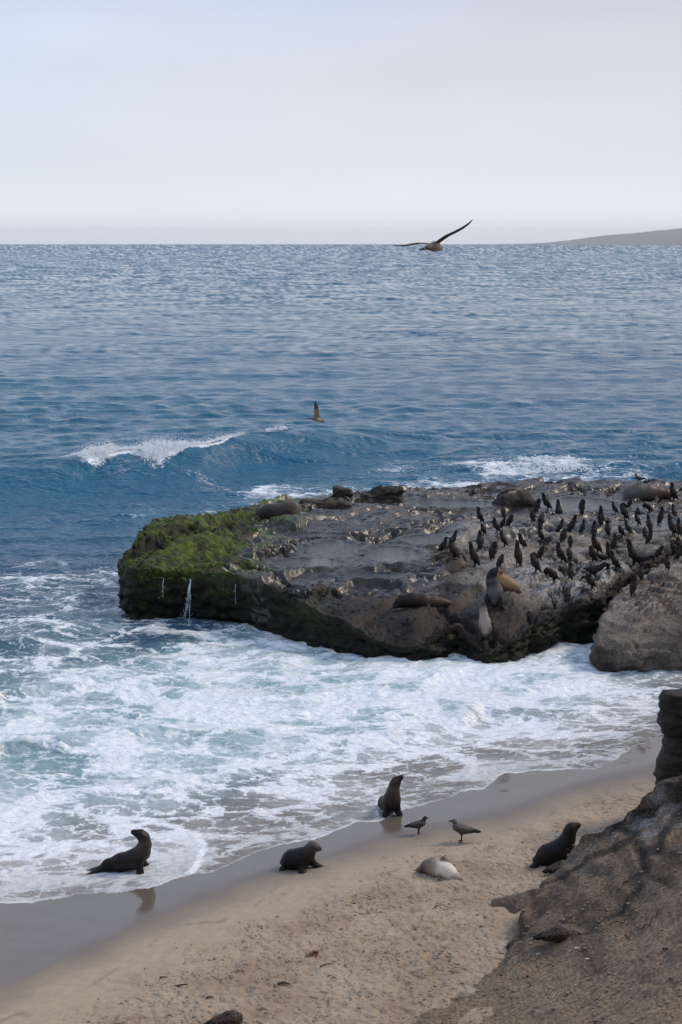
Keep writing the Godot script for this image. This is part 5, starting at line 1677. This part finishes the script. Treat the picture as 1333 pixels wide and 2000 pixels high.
func make_debris() -> void:
	crumbs("sand_crumbs", 301, 5200, mats.sand_clod, func() -> Vector3:
		for tries in 60:
			var x := rng.randf_range(-6.0, 5.0)
			var z := rng.randf_range(-27.0, -17.6)
			if rng.randf() < trampled(x, z) * clampf(0.25 + 1.6 * sand_patch.get_noise_2d(x * 4.0, z * 4.0), 0.02, 1.0):
				return Vector3(x, sand_y(x, z), z)
		return Vector3(0, sand_y(0, -18), -18), 0.008, 0.030)
	crumbs("outcrop_grit", 302, 2600, mats.grit, func() -> Vector3:
		for tries in 60:
			var x := rng.randf_range(0.8, 6.0)
			var z := rng.randf_range(-23.5, -16.0)
			var y := top_front.d[int((z - top_front.z0) / 0.1) * top_front.nx + int((x - top_front.x0) / 0.1)]
			if y > 0.5 and n_spot.get_noise_2d(x * 1.5, z * 1.5) > -0.1:
				return Vector3(x, y, z)
		return Vector3(4, stand(top_front, 4, -18), -18), 0.006, 0.026)
	var y := func(x: float, z: float) -> Vector3: return Vector3(x, sand_y(x, z) + 0.012, z)
	scrap("curled orange brown kelp blade on the bare sand", "kelp_scrap", "seaweed", y.call(-0.43, -21.59), [Vector3(-0.07, 0.03, 0.03), Vector3(-0.02, 0.05, -0.03), Vector3(0.05, 0.03, -0.03), Vector3(0.04, 0.01, 0.05), Vector3(0.0, 0.0, 0.07)], 0.03, Color(0.42, 0.24, 0.10))
	scrap("short dark stick on the sand, left of the bottom gull", "stick", "stick", y.call(-2.51, -20.62), [Vector3(-0.10, 0.0, 0.02), Vector3(-0.02, 0.02, 0.0), Vector3(0.09, 0.015, -0.03)], 0.018, Color(0.16, 0.13, 0.11))
	scrap("tiny dark twig just above the gull at the bottom edge", "twig", "stick", y.call(-2.02, -20.13), [Vector3(-0.05, 0.0, 0.02), Vector3(0.0, 0.015, 0.0), Vector3(0.06, 0.01, 0.01)], 0.014, Color(0.13, 0.11, 0.09))
	scrap("grey driftwood chip half buried among the trodden sand", "driftwood_chip", "driftwood", y.call(-0.89, -20.49), [Vector3(-0.10, 0.01, 0.0), Vector3(0.0, 0.025, -0.02), Vector3(0.10, 0.01, 0.01)], 0.026, Color(0.27, 0.24, 0.22))
	scrap("dark bent twig below the orange kelp blade", "twig", "stick", y.call(-0.22, -21.09), [Vector3(-0.12, 0.0, 0.04), Vector3(-0.03, 0.015, 0.0), Vector3(0.10, 0.01, -0.05)], 0.012, Color(0.14, 0.11, 0.09))
	scrap("lone dark fleck of weed at the left on smooth sand", "weed_scrap", "seaweed", y.call(-2.84, -20.97), [Vector3(-0.06, 0.0, 0.0), Vector3(0.0, 0.015, 0.01), Vector3(0.06, 0.0, -0.01)], 0.014, Color(0.17, 0.14, 0.12))
	var red := Color(0.17, 0.09, 0.075)
	var kelp := [[4.72, -21.36, "long dark strand of weed draped across the upper outcrop"], [4.36, -20.54, "wavy dark strand of weed above the right of the resting brown gull"], [4.69, -20.06, "reddish curled weed strand furthest right on the outcrop"], [4.39, -20.07, "small dark tuft of weed low on the outcrop's right"], [3.63, -21.15, "short weed strand just above the resting brown gull"]]
	for q in kelp.size():
		rng.seed = 200 + q
		var k = kelp[q]
		var path := []
		var len: float = [0.55, 0.42, 0.34, 0.14, 0.25][q]
		for s in 12:
			var t := s / 11.0 - 0.5
			var dx: float = t * len
			var dz: float = 0.05 * sin(t * 9.0 + q) + rng.randf_range(-0.02, 0.02) - 0.25 * dx
			path.append(Vector3(dx, stand(top_front, k[0] + dx, k[1] + dz, 1) - stand(top_front, k[0], k[1], 1), dz))
		scrap(k[2], "weed_strand", "seaweed", spot(top_front, k[0], k[1]) + Vector3(0, 0.015, 0), path, 0.010, red if q == 2 else Color(0.10, 0.07, 0.06))
	var chips := [[3.61, -20.12, "white shell chip right of the resting brown gull", 0.03], [3.71, -19.77, "thin white shell sliver on the lower outcrop", 0.026], [3.06, -20.39, "white shell chip left below the resting brown gull", 0.028], [4.69, -19.02, "dark pebble on the outcrop near the right edge", 0.035]]
	for q in chips:
		var g := Grower.new()
		flesh(g, [[Vector3(-q[3], 0, 0), Vector3(q[3], 0.004, 0.006), q[3] * 0.55, q[3] * 0.25, Color(0.62, 0.58, 0.54) if q[3] < 0.034 else Color(0.07, 0.06, 0.055)]], 0.0045, 0.01)
		var o := put(numbered("shell_chip" if q[3] < 0.034 else "pebble"), g.mesh(), mats.plume)
		o.position = spot(top_front, q[0], q[1]) + Vector3(0, 0.006, 0)
		tag(o, q[2], "shell" if q[3] < 0.034 else "pebble")
